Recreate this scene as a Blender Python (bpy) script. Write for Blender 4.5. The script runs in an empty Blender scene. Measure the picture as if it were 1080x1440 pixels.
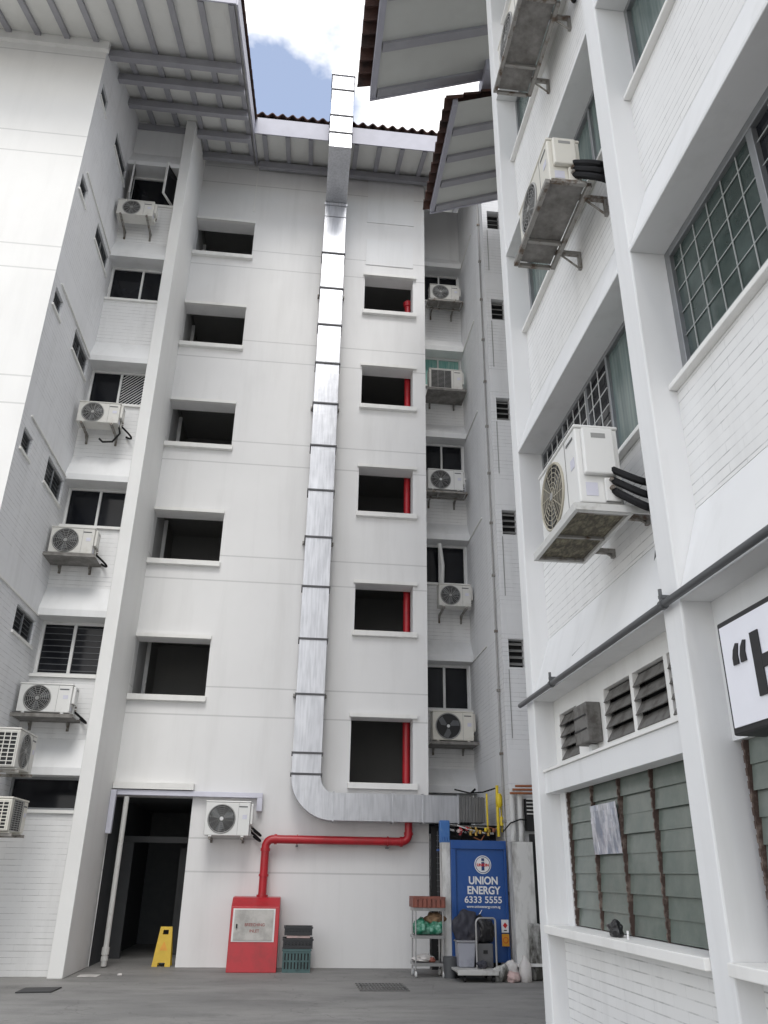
import bpy, bmesh, math, random
from mathutils import Vector, Matrix, noise
random.seed(7)
R = math.radians
S = bpy.context.scene
COL = S.collection

# ------------------------------------------------------------------ camera
F, PITCH, YAW, ROLL = 1124.153, R(24.3252), R(6.0153), R(0.9284)
cam_d = bpy.data.cameras.new('camera'); cam = bpy.data.objects.new('camera', cam_d); COL.objects.link(cam)
cam_d.sensor_fit = 'HORIZONTAL'; cam_d.sensor_width = 36.0; cam_d.lens = 36.0 * F / 1080.0
cam_d.clip_start = 0.05; cam_d.clip_end = 2000
_f = Vector((math.sin(YAW) * math.cos(PITCH), math.cos(YAW) * math.cos(PITCH), math.sin(PITCH)))
_r = Vector((math.cos(YAW), -math.sin(YAW), 0)); _u = _r.cross(_f)
_r2 = math.cos(ROLL) * _r + math.sin(ROLL) * _u; _u2 = -math.sin(ROLL) * _r + math.cos(ROLL) * _u
_m = Matrix((_r2, _u2, -_f)).transposed().to_4x4(); _m.translation = (0, 0, 1.5)
cam.matrix_world = _m
S.camera = cam

# ------------------------------------------------------------------ light
SUN_EL, SUN_AZ = R(52), R(180)          # behind the camera
W = bpy.data.worlds.new('World'); S.world = W; W.use_nodes = True
nt = W.node_tree; nt.nodes.clear()
out = nt.nodes.new('ShaderNodeOutputWorld')
sky = nt.nodes.new('ShaderNodeTexSky'); sky.sky_type = 'NISHITA'; sky.sun_disc = False
sky.sun_elevation = SUN_EL; sky.sun_rotation = SUN_AZ; sky.dust_density = 0.8; sky.ozone_density = 2.0
bg = nt.nodes.new('ShaderNodeBackground'); bg.inputs[1].default_value = 0.15
hs_ = nt.nodes.new('ShaderNodeHueSaturation'); hs_.inputs['Saturation'].default_value = 1.08; hs_.inputs['Value'].default_value = 1.45
nt.links.new(sky.outputs[0], hs_.inputs['Color']); nt.links.new(hs_.outputs[0], bg.inputs[0])
bgc = nt.nodes.new('ShaderNodeBackground'); bgc.inputs[0].default_value = (1.0, 0.985, 0.97, 1); bgc.inputs[1].default_value = 1.5
tc = nt.nodes.new('ShaderNodeTexCoord')
mp = nt.nodes.new('ShaderNodeMapping'); mp.inputs['Location'].default_value = (-1.05, -1.50, 0.85); mp.inputs['Scale'].default_value = (1, 1, 1.5)
nz = nt.nodes.new('ShaderNodeTexNoise'); nz.inputs['Scale'].default_value = 2.3; nz.inputs['Detail'].default_value = 7; nz.inputs['Roughness'].default_value = 0.55
rp = nt.nodes.new('ShaderNodeValToRGB'); rp.color_ramp.elements[0].position = 0.41; rp.color_ramp.elements[1].position = 0.475
rp.color_ramp.elements[0].color = (0.17, 0.17, 0.17, 1)
mx = nt.nodes.new('ShaderNodeMixShader')
nt.links.new(tc.outputs['Generated'], mp.inputs[0]); nt.links.new(mp.outputs[0], nz.inputs['Vector'])
nt.links.new(nz.outputs[0], rp.inputs[0]); nt.links.new(rp.outputs[0], mx.inputs[0])
nt.links.new(bg.outputs[0], mx.inputs[1]); nt.links.new(bgc.outputs[0], mx.inputs[2]); nt.links.new(mx.outputs[0], out.inputs[0])
sun_d = bpy.data.lights.new('sun', 'SUN'); sun_d.energy = 1.3; sun_d.angle = R(25); sun_d.color = (1.0, 0.98, 0.95)
sun = bpy.data.objects.new('sun', sun_d); COL.objects.link(sun)
_sd = Vector((math.sin(SUN_AZ) * math.cos(SUN_EL), math.cos(SUN_AZ) * math.cos(SUN_EL), math.sin(SUN_EL)))
sun.rotation_euler = _sd.to_track_quat('Z', 'Y').to_euler()
S.view_settings.view_transform = 'Standard'; S.view_settings.look = 'None'
S.view_settings.exposure = 0.2; S.view_settings.gamma = 1.0

# ------------------------------------------------------------------ materials
class NT:
    def __init__(s, name):
        s.m = bpy.data.materials.new(name); s.m.use_nodes = True
        s.t = s.m.node_tree; s.b = s.t.nodes['Principled BSDF']
    def n(s, typ, **kw):
        x = s.t.nodes.new(typ)
        for k, v in kw.items(): setattr(x, k, v)
        return x
    def l(s, a, b): s.t.links.new(a, b)
    def math(s, op, a, b=None, c=None):
        x = s.n('ShaderNodeMath', operation=op)
        for i, v in enumerate((a, b, c)):
            if v is None: continue
            if isinstance(v, (int, float)): x.inputs[i].default_value = v
            else: s.l(v, x.inputs[i])
        return x.outputs[0]
    def pos(s):
        g = s.n('ShaderNodeNewGeometry'); sp = s.n('ShaderNodeSeparateXYZ'); s.l(g.outputs['Position'], sp.inputs[0])
        return g.outputs['Position'], sp.outputs
    def noise(s, vec, scale, detail=4, rough=0.55, stretch=None):
        if stretch:
            mp = s.n('ShaderNodeMapping'); mp.inputs['Scale'].default_value = stretch; s.l(vec, mp.inputs[0]); vec = mp.outputs[0]
        x = s.n('ShaderNodeTexNoise'); x.inputs['Scale'].default_value = scale; x.inputs['Detail'].default_value = detail; x.inputs['Roughness'].default_value = rough
        s.l(vec, x.inputs['Vector']); return x.outputs[0]
    def ramp(s, fac, stops):
        x = s.n('ShaderNodeValToRGB'); e = x.color_ramp.elements
        while len(e) < len(stops): e.new(0.5)
        for el, (p, c) in zip(e, stops):
            el.position = p; el.color = (*c, 1) if len(c) == 3 else c
        s.l(fac, x.inputs[0]); return x.outputs[0]
    def mix(s, fac, a, b, typ='MIX'):
        x = s.n('ShaderNodeMix', data_type='RGBA', blend_type=typ)
        for i, v in ((0, fac), (6, a), (7, b)):
            if isinstance(v, (int, float)): x.inputs[i].default_value = v
            elif isinstance(v, tuple): x.inputs[i].default_value = (*v, 1)
            else: s.l(v, x.inputs[i])
        return x.outputs[2]
    def bump(s, h, strength=0.3, dist=0.01):
        x = s.n('ShaderNodeBump'); x.inputs['Strength'].default_value = strength; x.inputs['Distance'].default_value = dist
        s.l(h, x.inputs['Height']); s.l(x.outputs[0], s.b.inputs['Normal'])
    def base(s, c):
        if isinstance(c, tuple): s.b.inputs['Base Color'].default_value = (*c, 1)
        else: s.l(c, s.b.inputs['Base Color'])
    def rough(s, r):
        if isinstance(r, (int, float)): s.b.inputs['Roughness'].default_value = r
        else: s.l(r, s.b.inputs['Roughness'])

def sc(c, k): return tuple(v * k for v in c)

def plaster(name, c, joints=None, dirt=0.16, rough=0.75):
    """painted render: mottling, rain streaks, optional horizontal joints [(z0, period)]"""
    k = NT(name); P, xyz = k.pos()
    n1 = k.noise(P, 0.9, 5); n2 = k.noise(P, 2.2, 5, 0.6, (1.6, 1.6, 0.16)); n3 = k.noise(P, 38, 3)
    col = k.mix(k.ramp(n1, [(0.35, (0, 0, 0)), (0.7, (1, 1, 1))]), sc(c, 0.955), c)
    st = k.ramp(n2, [(0.50, (0, 0, 0)), (0.78, (1, 1, 1))])
    col = k.mix(k.math('MULTIPLY', st, dirt), col, (0.36, 0.355, 0.33))
    h = k.math('MULTIPLY', n3, 0.25)
    if joints:
        tot = None
        for z0, per in joints:
            d = k.math('ABSOLUTE', k.math('SUBTRACT', k.math('PINGPONG', k.math('SUBTRACT', xyz[2], z0), per / 2), 0.0))
            ln = k.math('LESS_THAN', d, 0.014)
            tot = ln if tot is None else k.math('MAXIMUM', tot, ln)
        col = k.mix(k.math('MULTIPLY', tot, 0.42), col, sc(c, 0.45))
        h = k.math('SUBTRACT', h, tot)
    k.base(col); k.rough(rough); k.bump(h, 0.25, 0.008)
    return k.m

def brick(name, c, row=0.085, width=0.62, mortar=0.62, band=None, show=0.75):
    """white painted brick in long thin courses, its joints half filled with paint; band=(z0, period, height) leaves plain render above each ledge"""
    k = NT(name); P, xyz = k.pos()
    u = k.math('ADD', xyz[0], xyz[1]); cm = k.n('ShaderNodeCombineXYZ'); k.l(u, cm.inputs[0]); k.l(xyz[2], cm.inputs[1])
    b = k.n('ShaderNodeTexBrick'); k.l(cm.outputs[0], b.inputs['Vector'])
    b.inputs['Scale'].default_value = 1; b.inputs['Brick Width'].default_value = width; b.inputs['Row Height'].default_value = row
    b.inputs['Mortar Size'].default_value = 0.0045; b.inputs['Mortar Smooth'].default_value = 0.6; b.offset = 0.37
    b.inputs['Color1'].default_value = (*c, 1); b.inputs['Color2'].default_value = (*sc(c, 0.96), 1); b.inputs['Mortar'].default_value = (*c, 1)
    # course line only (no perpends), used where the joints read as long horizontal strokes
    cl = k.math('LESS_THAN', k.math('PINGPONG', xyz[2], row / 2), 0.0042)
    n1 = k.noise(P, 1.3, 5); n2 = k.noise(P, 2.5, 5, 0.6, (1.8, 1.8, 0.2)); n4 = k.noise(P, 2.6, 5, 0.7, (1, 1, 2.2)); n5 = k.noise(P, 30, 3)
    soft = k.ramp(n4, [(0.40, (0.12, 0.12, 0.12)), (0.62, (1, 1, 1))])
    jn = k.math('MULTIPLY', k.math('MAXIMUM', k.math('MULTIPLY', b.outputs['Fac'], 0.45), cl), soft)
    plain = k.mix(n1, sc(c, 0.94), c)
    col = k.mix(0.5, plain, b.outputs['Color'])
    h = k.math('SUBTRACT', k.math('MULTIPLY', n5, 0.3), jn)
    if band:
        z0, per, hh = band
        md = k.math('WRAP', k.math('SUBTRACT', xyz[2], z0), per, 0.0)
        ou = k.math('GREATER_THAN', md, hh)
        jn = k.math('MULTIPLY', jn, ou); h = k.math('MULTIPLY', h, ou)
    col = k.mix(k.math('MULTIPLY', jn, show), col, sc(c, mortar))
    st = k.ramp(n2, [(0.5, (0, 0, 0)), (0.8, (1, 1, 1))])
    col = k.mix(k.math('MULTIPLY', st, 0.2), col, (0.34, 0.335, 0.32))
    k.base(col); k.rough(0.7); k.bump(h, 0.4, 0.006)
    return k.m

def simple(name, c, rough=0.5, metal=0.0, var=0.12, scale=6, bump=0.0, spec=None):
    k = NT(name); tcd = k.n('ShaderNodeTexCoord'); n1 = k.noise(tcd.outputs['Object'], scale, 5)
    k.base(k.mix(k.ramp(n1, [(0.3, (0, 0, 0)), (0.7, (1, 1, 1))]), sc(c, 1 - var), sc(c, 1 + var * 0.4)))
    k.rough(rough); k.b.inputs['Metallic'].default_value = metal
    if spec is not None: k.b.inputs['Specular IOR Level'].default_value = spec
    if bump: k.bump(k.noise(tcd.outputs['Object'], scale * 5, 4), bump, 0.01)
    return k.m

def worn(name, c, c2, rough=0.6, metal=0.0, lo=0.5, hi=0.65, scale=4, stretch=None):
    k = NT(name); tcd = k.n('ShaderNodeTexCoord'); n1 = k.noise(tcd.outputs['Object'], scale, 7, 0.65, stretch)
    n2 = k.noise(tcd.outputs['Object'], scale * 0.4, 4)
    col = k.mix(n2, sc(c, 0.9), c)
    k.base(k.mix(k.ramp(n1, [(lo, (0, 0, 0)), (hi, (1, 1, 1))]), col, c2)); k.rough(rough); k.b.inputs['Metallic'].default_value = metal
    k.bump(n1, 0.2, 0.005)
    return k.m

def galvanised():
    k = NT('galvanised sheet'); P, xyz = k.pos()
    n1 = k.noise(P, 1.6, 5); n2 = k.noise(P, 26, 3, 0.5, (1, 1, 0.08)); n3 = k.noise(P, 5, 6, 0.65, (1, 1, 0.4))
    col = k.mix(n1, (0.46, 0.47, 0.50), (0.66, 0.67, 0.70)); col = k.mix(k.ramp(n2, [(0.40, (0, 0, 0)), (0.70, (0.55, 0.55, 0.55))]), col, (0.36, 0.37, 0.39))
    k.base(col); k.b.inputs['Metallic'].default_value = 0.85
    k.rough(k.math('ADD', 0.22, k.math('MULTIPLY', n3, 0.3)))
    k.bump(k.math('ADD', k.math('MULTIPLY', n3, 0.35), k.math('MULTIPLY', n1, 2.2)), 0.16, 0.03)
    return k.m

def asphalt():
    k = NT('worn concrete paving'); P, xyz = k.pos()
    n1 = k.noise(P, 0.55, 6, 0.6, (0.7, 1.3, 1)); n2 = k.noise(P, 70, 3); n3 = k.noise(P, 1.6, 7, 0.68, (0.55, 1.3, 1)); n4 = k.noise(P, 1.3, 6, 0.7); n5 = k.noise(P, 7, 5, 0.7)
    col = k.mix(k.ramp(n1, [(0.32, (0, 0, 0)), (0.68, (1, 1, 1))]), (0.185, 0.182, 0.176), (0.30, 0.293, 0.28))
    col = k.mix(k.math('MULTIPLY', k.ramp(n3, [(0.5, (0, 0, 0)), (0.72, (1, 1, 1))]), 0.55), col, (0.09, 0.089, 0.088))
    col = k.mix(k.math('MULTIPLY', k.ramp(n4, [(0.56, (0, 0, 0)), (0.74, (1, 1, 1))]), 0.4), col, (0.36, 0.35, 0.335))
    col = k.mix(k.math('MULTIPLY', k.ramp(n5, [(0.60, (0, 0, 0)), (0.70, (1, 1, 1))]), 0.35), col, (0.07, 0.07, 0.068))
    col = k.mix(0.16, col, k.ramp(n2, [(0.3, (0.04, 0.04, 0.04)), (0.7, (0.36, 0.36, 0.36))]))
    # hairline cracks along warped cell borders
    wv = k.n('ShaderNodeVectorMath', operation='ADD'); nv = k.n('ShaderNodeTexNoise'); nv.inputs['Scale'].default_value = 1.8; nv.inputs['Detail'].default_value = 5; k.l(P, nv.inputs['Vector'])
    k.l(P, wv.inputs[0]); k.l(nv.outputs['Color'], wv.inputs[1])
    vo = k.n('ShaderNodeTexVoronoi', feature='DISTANCE_TO_EDGE'); vo.inputs['Scale'].default_value = 0.42; k.l(wv.outputs[0], vo.inputs['Vector'])
    cr = k.math('LESS_THAN', vo.outputs['Distance'], 0.004)
    col = k.mix(k.math('MULTIPLY', cr, 0.28), col, (0.05, 0.05, 0.05))
    k.base(col); k.rough(k.math('ADD', 0.5, k.math('MULTIPLY', n3, 0.4))); k.bump(k.math('SUBTRACT', k.math('ADD', n2, n3), cr), 0.25, 0.01)
    return k.m

def tiles_mat():
    k = NT('terracotta roof tile'); P, xyz = k.pos()
    n1 = k.noise(P, 3.5, 6, 0.65); n2 = k.noise(P, 14, 4)
    col = k.mix(k.ramp(n1, [(0.35, (0, 0, 0)), (0.65, (1, 1, 1))]), (0.035, 0.022, 0.020), (0.125, 0.055, 0.040))
    k.base(k.mix(k.math('MULTIPLY', n2, 0.4), col, (0.05, 0.045, 0.04))); k.rough(0.85); k.bump(n2, 0.3, 0.01)
    return k.m

M = {}
WH = (0.80, 0.795, 0.775)
M['wall'] = plaster('white painted render', (0.785, 0.79, 0.79), dirt=0.2)
M['stair'] = plaster('white render with joints', (0.785, 0.782, 0.775), joints=[(4.75, 2.72), (4.2, 2.72)], dirt=0.15)
M['front'] = plaster('cream white render with joints', (0.80, 0.795, 0.775), joints=[(11.0, 2.72), (11.52, 2.72)], dirt=0.10)
M['fin'] = plaster('white render of the fin', (0.80, 0.80, 0.785), dirt=0.10)
M['brick'] = brick('white painted brick', (0.80, 0.80, 0.795), mortar=0.45)
M['brick_near'] = brick('white painted brick of the corner block', (0.81, 0.81, 0.80), row=0.07, width=0.5, mortar=0.42, show=0.8)
M['brick_side'] = brick('white painted brick with plain bands', (0.79, 0.795, 0.81), mortar=0.45, band=(5.55, 2.72, 0.55))
M['brick_rear'] = brick('grey white painted brick', (0.76, 0.765, 0.77), mortar=0.5, band=(5.75, 2.73, 0.5))
M['trim'] = plaster('white trim paint', (0.82, 0.815, 0.79), dirt=0.2)
M['inner'] = plaster('interior darkened for shade', (0.24, 0.24, 0.235), dirt=0.2)  # dark base colour stands in for the deep shade inside the openings
M['door_inner'] = simple('corridor darkened for shade', (0.085, 0.09, 0.095), 0.7)  # doorway shade put into the passage wall colour
M['door_dark'] = simple('dark door paint', (0.05, 0.052, 0.055), 0.5)
M['soffit'] = plaster('pale soffit board', (0.72, 0.72, 0.69), dirt=0.12)
M['soffit_shaded'] = plaster('soffit board darkened for shade', (0.57, 0.58, 0.555), dirt=0.12)  # darker copy of the soffit colour; lower light under right-hand roofs painted in
M['timber'] = simple('grey painted timber', (0.34, 0.338, 0.365), 0.55, var=0.10, scale=3)
M['fascia'] = simple('lavender grey fascia paint', (0.42, 0.42, 0.48), 0.5, var=0.08, scale=3)
M['tile'] = tiles_mat()
M['glass'] = simple('dark window glass', (0.010, 0.011, 0.014), 0.08, var=0.3, scale=1.2, spec=0.28)
M['glass_dim'] = simple('dusty louvre glass', (0.012, 0.013, 0.016), 0.35, var=0.3, spec=0.12)
M['bar_dim'] = simple('grey grille bar behind glass', (0.40, 0.42, 0.41), 0.5)
M['glass_green'] = worn('deep green window glass', (0.03, 0.046, 0.041), (0.078, 0.108, 0.10), 0.10, lo=0.42, hi=0.68, scale=1.1)
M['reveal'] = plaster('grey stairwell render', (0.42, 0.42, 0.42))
M['glass_teal'] = worn('green glass with painted reflection streaks', (0.085, 0.12, 0.115), (0.19, 0.235, 0.22), 0.14, lo=0.40, hi=0.68, scale=4, stretch=(3, 3, 0.12))  # paler vertical streaks paint a reflection into the pane colour
M['curtain'] = worn('pale green curtain behind glass', (0.16, 0.42, 0.37), (0.45, 0.62, 0.58), 0.2, scale=5, lo=0.4, hi=0.7, stretch=(4, 4, 0.2))
M['alu'] = simple('white window frame', (0.70, 0.70, 0.69), 0.4, var=0.08)
M['alu_grey'] = simple('grey aluminium frame', (0.30, 0.31, 0.32), 0.35, 0.6, var=0.1)
M['bar'] = simple('white grille bar', (0.66, 0.67, 0.66), 0.45, var=0.08)
M['ac'] = worn('aged white enamel', (0.68, 0.67, 0.63), (0.50, 0.48, 0.42), 0.4, lo=0.56, hi=0.8, scale=5)
M['ac_new'] = worn('white enamel', (0.76, 0.76, 0.74), (0.62, 0.61, 0.57), 0.35, lo=0.6, hi=0.85, scale=5)
M['ac_cream'] = worn('cream enamel', (0.72, 0.70, 0.63), (0.58, 0.55, 0.47), 0.4, lo=0.58, hi=0.8, scale=4)
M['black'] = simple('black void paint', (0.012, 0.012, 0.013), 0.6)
M['wire'] = simple('grey wire guard', (0.33, 0.33, 0.32), 0.45, 0.3)
M['guard_tan'] = simple('yellowed plastic guard', (0.42, 0.39, 0.31), 0.5)
M['steel'] = worn('weathered bracket steel', (0.30, 0.29, 0.27), (0.12, 0.085, 0.06), 0.55, 0.4, 0.5, 0.62, 9)
M['tray'] = worn('stained drip tray', (0.27, 0.26, 0.245), (0.085, 0.078, 0.068), 0.75, 0.1, 0.36, 0.74, 5)
M['tray_dirty'] = worn('filthy tray underside', (0.085, 0.075, 0.055), (0.24, 0.22, 0.15), 0.85, 0.0, 0.44, 0.66, 9, (1, 2.5, 1))
M['rust'] = worn('rusty louvre channel', (0.085, 0.055, 0.045), (0.20, 0.155, 0.13), 0.7, 0.2, 0.5, 0.62, 14)
M['rubber'] = simple('black pipe insulation', (0.010, 0.010, 0.011), 0.65, spec=0.2)
M['pvc'] = worn('grey white pipe paint', (0.60, 0.60, 0.58), (0.40, 0.39, 0.36), 0.45, lo=0.55, hi=0.75, scale=8)
M['pipe_grey'] = simple('dark grey pipe', (0.11, 0.115, 0.12), 0.4, 0.3)
M['red'] = worn('red gloss paint', (0.48, 0.02, 0.03), (0.30, 0.022, 0.025), 0.34, lo=0.46, hi=0.74, scale=3.5)
M['duct'] = galvanised()
M['flange'] = simple('dark duct flange', (0.10, 0.10, 0.105), 0.5, 0.5)
M['ribbed'] = simple('grey flexible duct', (0.22, 0.22, 0.22), 0.5, 0.5)
M['lav'] = simple('lavender white trunking', (0.62, 0.62, 0.70), 0.4, var=0.06)
M['yellow'] = simple('yellow plastic', (0.62, 0.41, 0.025), 0.45, var=0.12)
M['yellow_paint'] = simple('yellow gas paint', (0.75, 0.56, 0.02), 0.4)
M['blue'] = worn('blue painted steel', (0.020, 0.085, 0.30), (0.035, 0.10, 0.30), 0.4, lo=0.5, hi=0.7, scale=2.5)
M['blue_light'] = worn('mid blue enamel', (0.05, 0.16, 0.42), (0.10, 0.2, 0.4), 0.45)
M['white'] = simple('white lettering', (0.80, 0.80, 0.80), 0.5, var=0.04)
M['ink'] = simple('black lettering', (0.012, 0.012, 0.014), 0.5)
M['navy'] = simple('navy ink', (0.02, 0.05, 0.16), 0.5)
M['orange'] = simple('orange notice', (0.72, 0.33, 0.03), 0.5)
M['red_dull'] = simple('faded red lettering', (0.30, 0.10, 0.09), 0.6)
M['red_ink'] = simple('red ink', (0.6, 0.02, 0.02), 0.5)
M['panel'] = simple('sign panel acrylic', (0.84, 0.845, 0.90), 0.3, var=0.03)
M['post'] = worn('stained white post', (0.68, 0.68, 0.66), (0.16, 0.15, 0.135), 0.75, lo=0.50, hi=0.74, scale=2.2, stretch=(1.5, 1.5, 0.5))
M['grime'] = worn('grimy white render', (0.52, 0.52, 0.50), (0.06, 0.058, 0.05), 0.8, lo=0.40, hi=0.60, scale=4.5, stretch=(1, 1, 0.4))
M['louvre_glass'] = worn('green frosted louvre glass', (0.13, 0.158, 0.138), (0.18, 0.20, 0.178), 0.25, lo=0.4, hi=0.7, scale=2.6)
M['louvre_vent'] = worn('dusty grey louvre', (0.17, 0.165, 0.155), (0.085, 0.078, 0.07), 0.7, lo=0.45, hi=0.62, scale=8)
M['foil'] = worn('silver foil sheet', (0.75, 0.76, 0.80), (0.35, 0.38, 0.45), 0.25, 0.5, 0.42, 0.58, 5, (2, 2, 0.7))
M['bagblack'] = simple('black plastic bag', (0.014, 0.014, 0.016), 0.3)
M['bagdark'] = worn('dark blue grey cloth', (0.035, 0.036, 0.05), (0.07, 0.065, 0.075), 0.7)
M['baggreen'] = worn('green net bag', (0.02, 0.19, 0.11), (0.20, 0.42, 0.32), 0.45, lo=0.45, hi=0.6, scale=12)
M['bagwhite'] = worn('whitish plastic bag', (0.62, 0.60, 0.58), (0.42, 0.40, 0.38), 0.5)
M['bagpink'] = worn('pinkish plastic bag', (0.55, 0.40, 0.38), (0.38, 0.30, 0.28), 0.5)
M['brown'] = worn('brown paper', (0.30, 0.19, 0.11), (0.16, 0.10, 0.06), 0.8, scale=10)
M['tray_red'] = worn('faded red plastic tray', (0.26, 0.085, 0.06), (0.17, 0.065, 0.05), 0.55)
M['crate'] = worn('green grey crate plastic', (0.075, 0.14, 0.14), (0.04, 0.07, 0.07), 0.5)
M['crate_dark'] = simple('black crate plastic', (0.03, 0.032, 0.035), 0.45)
M['chrome'] = simple('dull steel tube', (0.42, 0.42, 0.42), 0.35, 0.8)
M['trolley'] = worn('grey white trolley deck', (0.55, 0.55, 0.53), (0.33, 0.32, 0.3), 0.5)
M['bin'] = worn('grey plastic tub', (0.30, 0.30, 0.32), (0.2, 0.2, 0.21), 0.5)
M['bin_pale'] = worn('milky grey plastic tub', (0.36, 0.37, 0.42), (0.25, 0.26, 0.30), 0.4)
M['box_dark'] = worn('dark grey plastic box', (0.13, 0.13, 0.135), (0.07, 0.07, 0.075), 0.5)
M['copper'] = worn('rusty copper pipe', (0.34, 0.12, 0.05), (0.20, 0.07, 0.04), 0.5, 0.2)
M['brass'] = simple('brass fitting', (0.42, 0.28, 0.08), 0.4, 0.8)
M['iron'] = simple('cast iron cover', (0.045, 0.045, 0.047), 0.6, 0.3, bump=0.3, scale=12)
M['grating'] = worn('drain grating', (0.17, 0.17, 0.165), (0.07, 0.07, 0.07), 0.6, 0.3)
M['steel_plate'] = worn('brushed steel door', (0.34, 0.33, 0.31), (0.46, 0.445, 0.42), 0.45, 0.3, 0.4, 0.6, 4)
M['ground'] = asphalt()

# ------------------------------------------------------------------ helpers
WL = {}
class MB:
    def __init__(s): s.v = []; s.f = []; s.mi = []; s.cur = 0
    def quad(s, *pts):
        i = len(s.v); s.v += [tuple(p) for p in pts]; s.f.append(tuple(range(i, i + len(pts)))); s.mi.append(s.cur); return s
    def box(s, x0, x1, y0, y1, z0, z1):
        x0, x1 = min(x0, x1), max(x0, x1); y0, y1 = min(y0, y1), max(y0, y1); z0, z1 = min(z0, z1), max(z0, z1)
        i = len(s.v)
        s.v += [(x, y, z) for z in (z0, z1) for y in (y0, y1) for x in (x0, x1)]
        for f in ((0, 2, 3, 1), (4, 5, 7, 6), (0, 1, 5, 4), (2, 6, 7, 3), (0, 4, 6, 2), (1, 3, 7, 5)):
            s.f.append(tuple(i + k for k in f)); s.mi.append(s.cur)
        return s
    def prism(s, poly, vec):
        i = len(s.v); n = len(poly); vec = Vector(vec)
        s.v += [tuple(p) for p in poly] + [tuple(Vector(p) + vec) for p in poly]
        s.f.append(tuple(i + k for k in reversed(range(n)))); s.f.append(tuple(i + n + k for k in range(n)))
        s.mi += [s.cur, s.cur]
        for k in range(n):
            k2 = (k + 1) % n; s.f.append((i + k, i + k2, i + n + k2, i + n + k)); s.mi.append(s.cur)
        return s
    def tube(s, pts, r, seg=10, cap=True):
        pts = [Vector(p) for p in pts]; n = len(pts); i0 = len(s.v)
        ref = None
        for k, p in enumerate(pts):
            t = (pts[min(k + 1, n - 1)] - pts[max(k - 1, 0)]).normalized()
            if ref is None:
                ref = t.orthogonal().normalized()
            ref = (ref - t * ref.dot(t)).normalized(); b = t.cross(ref)
            rr = r[k] if isinstance(r, (list, tuple)) else r
            for j in range(seg):
                a = 2 * math.pi * j / seg
                s.v.append(tuple(p + (ref * math.cos(a) + b * math.sin(a)) * rr))
        for k in range(n - 1):
            for j in range(seg):
                j2 = (j + 1) % seg
                s.f.append((i0 + k * seg + j, i0 + k * seg + j2, i0 + (k + 1) * seg + j2, i0 + (k + 1) * seg + j)); s.mi.append(s.cur)
        if cap:
            s.f.append(tuple(i0 + j for j in reversed(range(seg)))); s.f.append(tuple(i0 + (n - 1) * seg + j for j in range(seg))); s.mi += [s.cur, s.cur]
        return s
    def ring(s, c, R_, r, axis='Y', seg=36, cs=5):
        c = Vector(c); pts = []
        for k in range(seg + 1):
            a = 2 * math.pi * k / seg; u, v = math.cos(a) * R_, math.sin(a) * R_
            pts.append(c + (Vector((u, 0, v)) if axis == 'Y' else Vector((0, u, v)) if axis == 'X' else Vector((u, v, 0))))
        return s.tube(pts, r, cs, False)
    def disc(s, c, R_, axis='Y', seg=36):
        c = Vector(c); pts = []
        for k in range(seg):
            a = 2 * math.pi * k / seg; u, v = math.cos(a) * R_, math.sin(a) * R_
            pts.append(c + (Vector((u, 0, v)) if axis == 'Y' else Vector((0, u, v)) if axis == 'X' else Vector((u, v, 0))))
        return s.quad(*pts)
    def build(s, name, mat, parent=None, bevel=0.0, smooth=False):
        off = WL.get(parent.name, Vector((0, 0, 0))) if parent else Vector((0, 0, 0))
        me = bpy.data.meshes.new(name)
        me.from_pydata([tuple(Vector(v) - off) for v in s.v], [], s.f)
        for m in (mat if isinstance(mat, (list, tuple)) else [mat]): me.materials.append(M[m] if isinstance(m, str) else m)
        if any(s.mi): me.polygons.foreach_set('material_index', s.mi)
        bm = bmesh.new(); bm.from_mesh(me); bmesh.ops.recalc_face_normals(bm, faces=bm.faces); bm.to_mesh(me); bm.free()
        if smooth:
            for p in me.polygons: p.use_smooth = True
        o = bpy.data.objects.new(name, me); COL.objects.link(o)
        if smooth:
            me.set_sharp_from_angle(angle=R(40))
        if parent: o.parent = parent; WL[o.name] = off
        if bevel:
            b = o.modifiers.new('bevel', 'BEVEL'); b.width = bevel; b.segments = 2; b.limit_method = 'ANGLE'; b.angle_limit = R(50)
        return o

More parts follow.
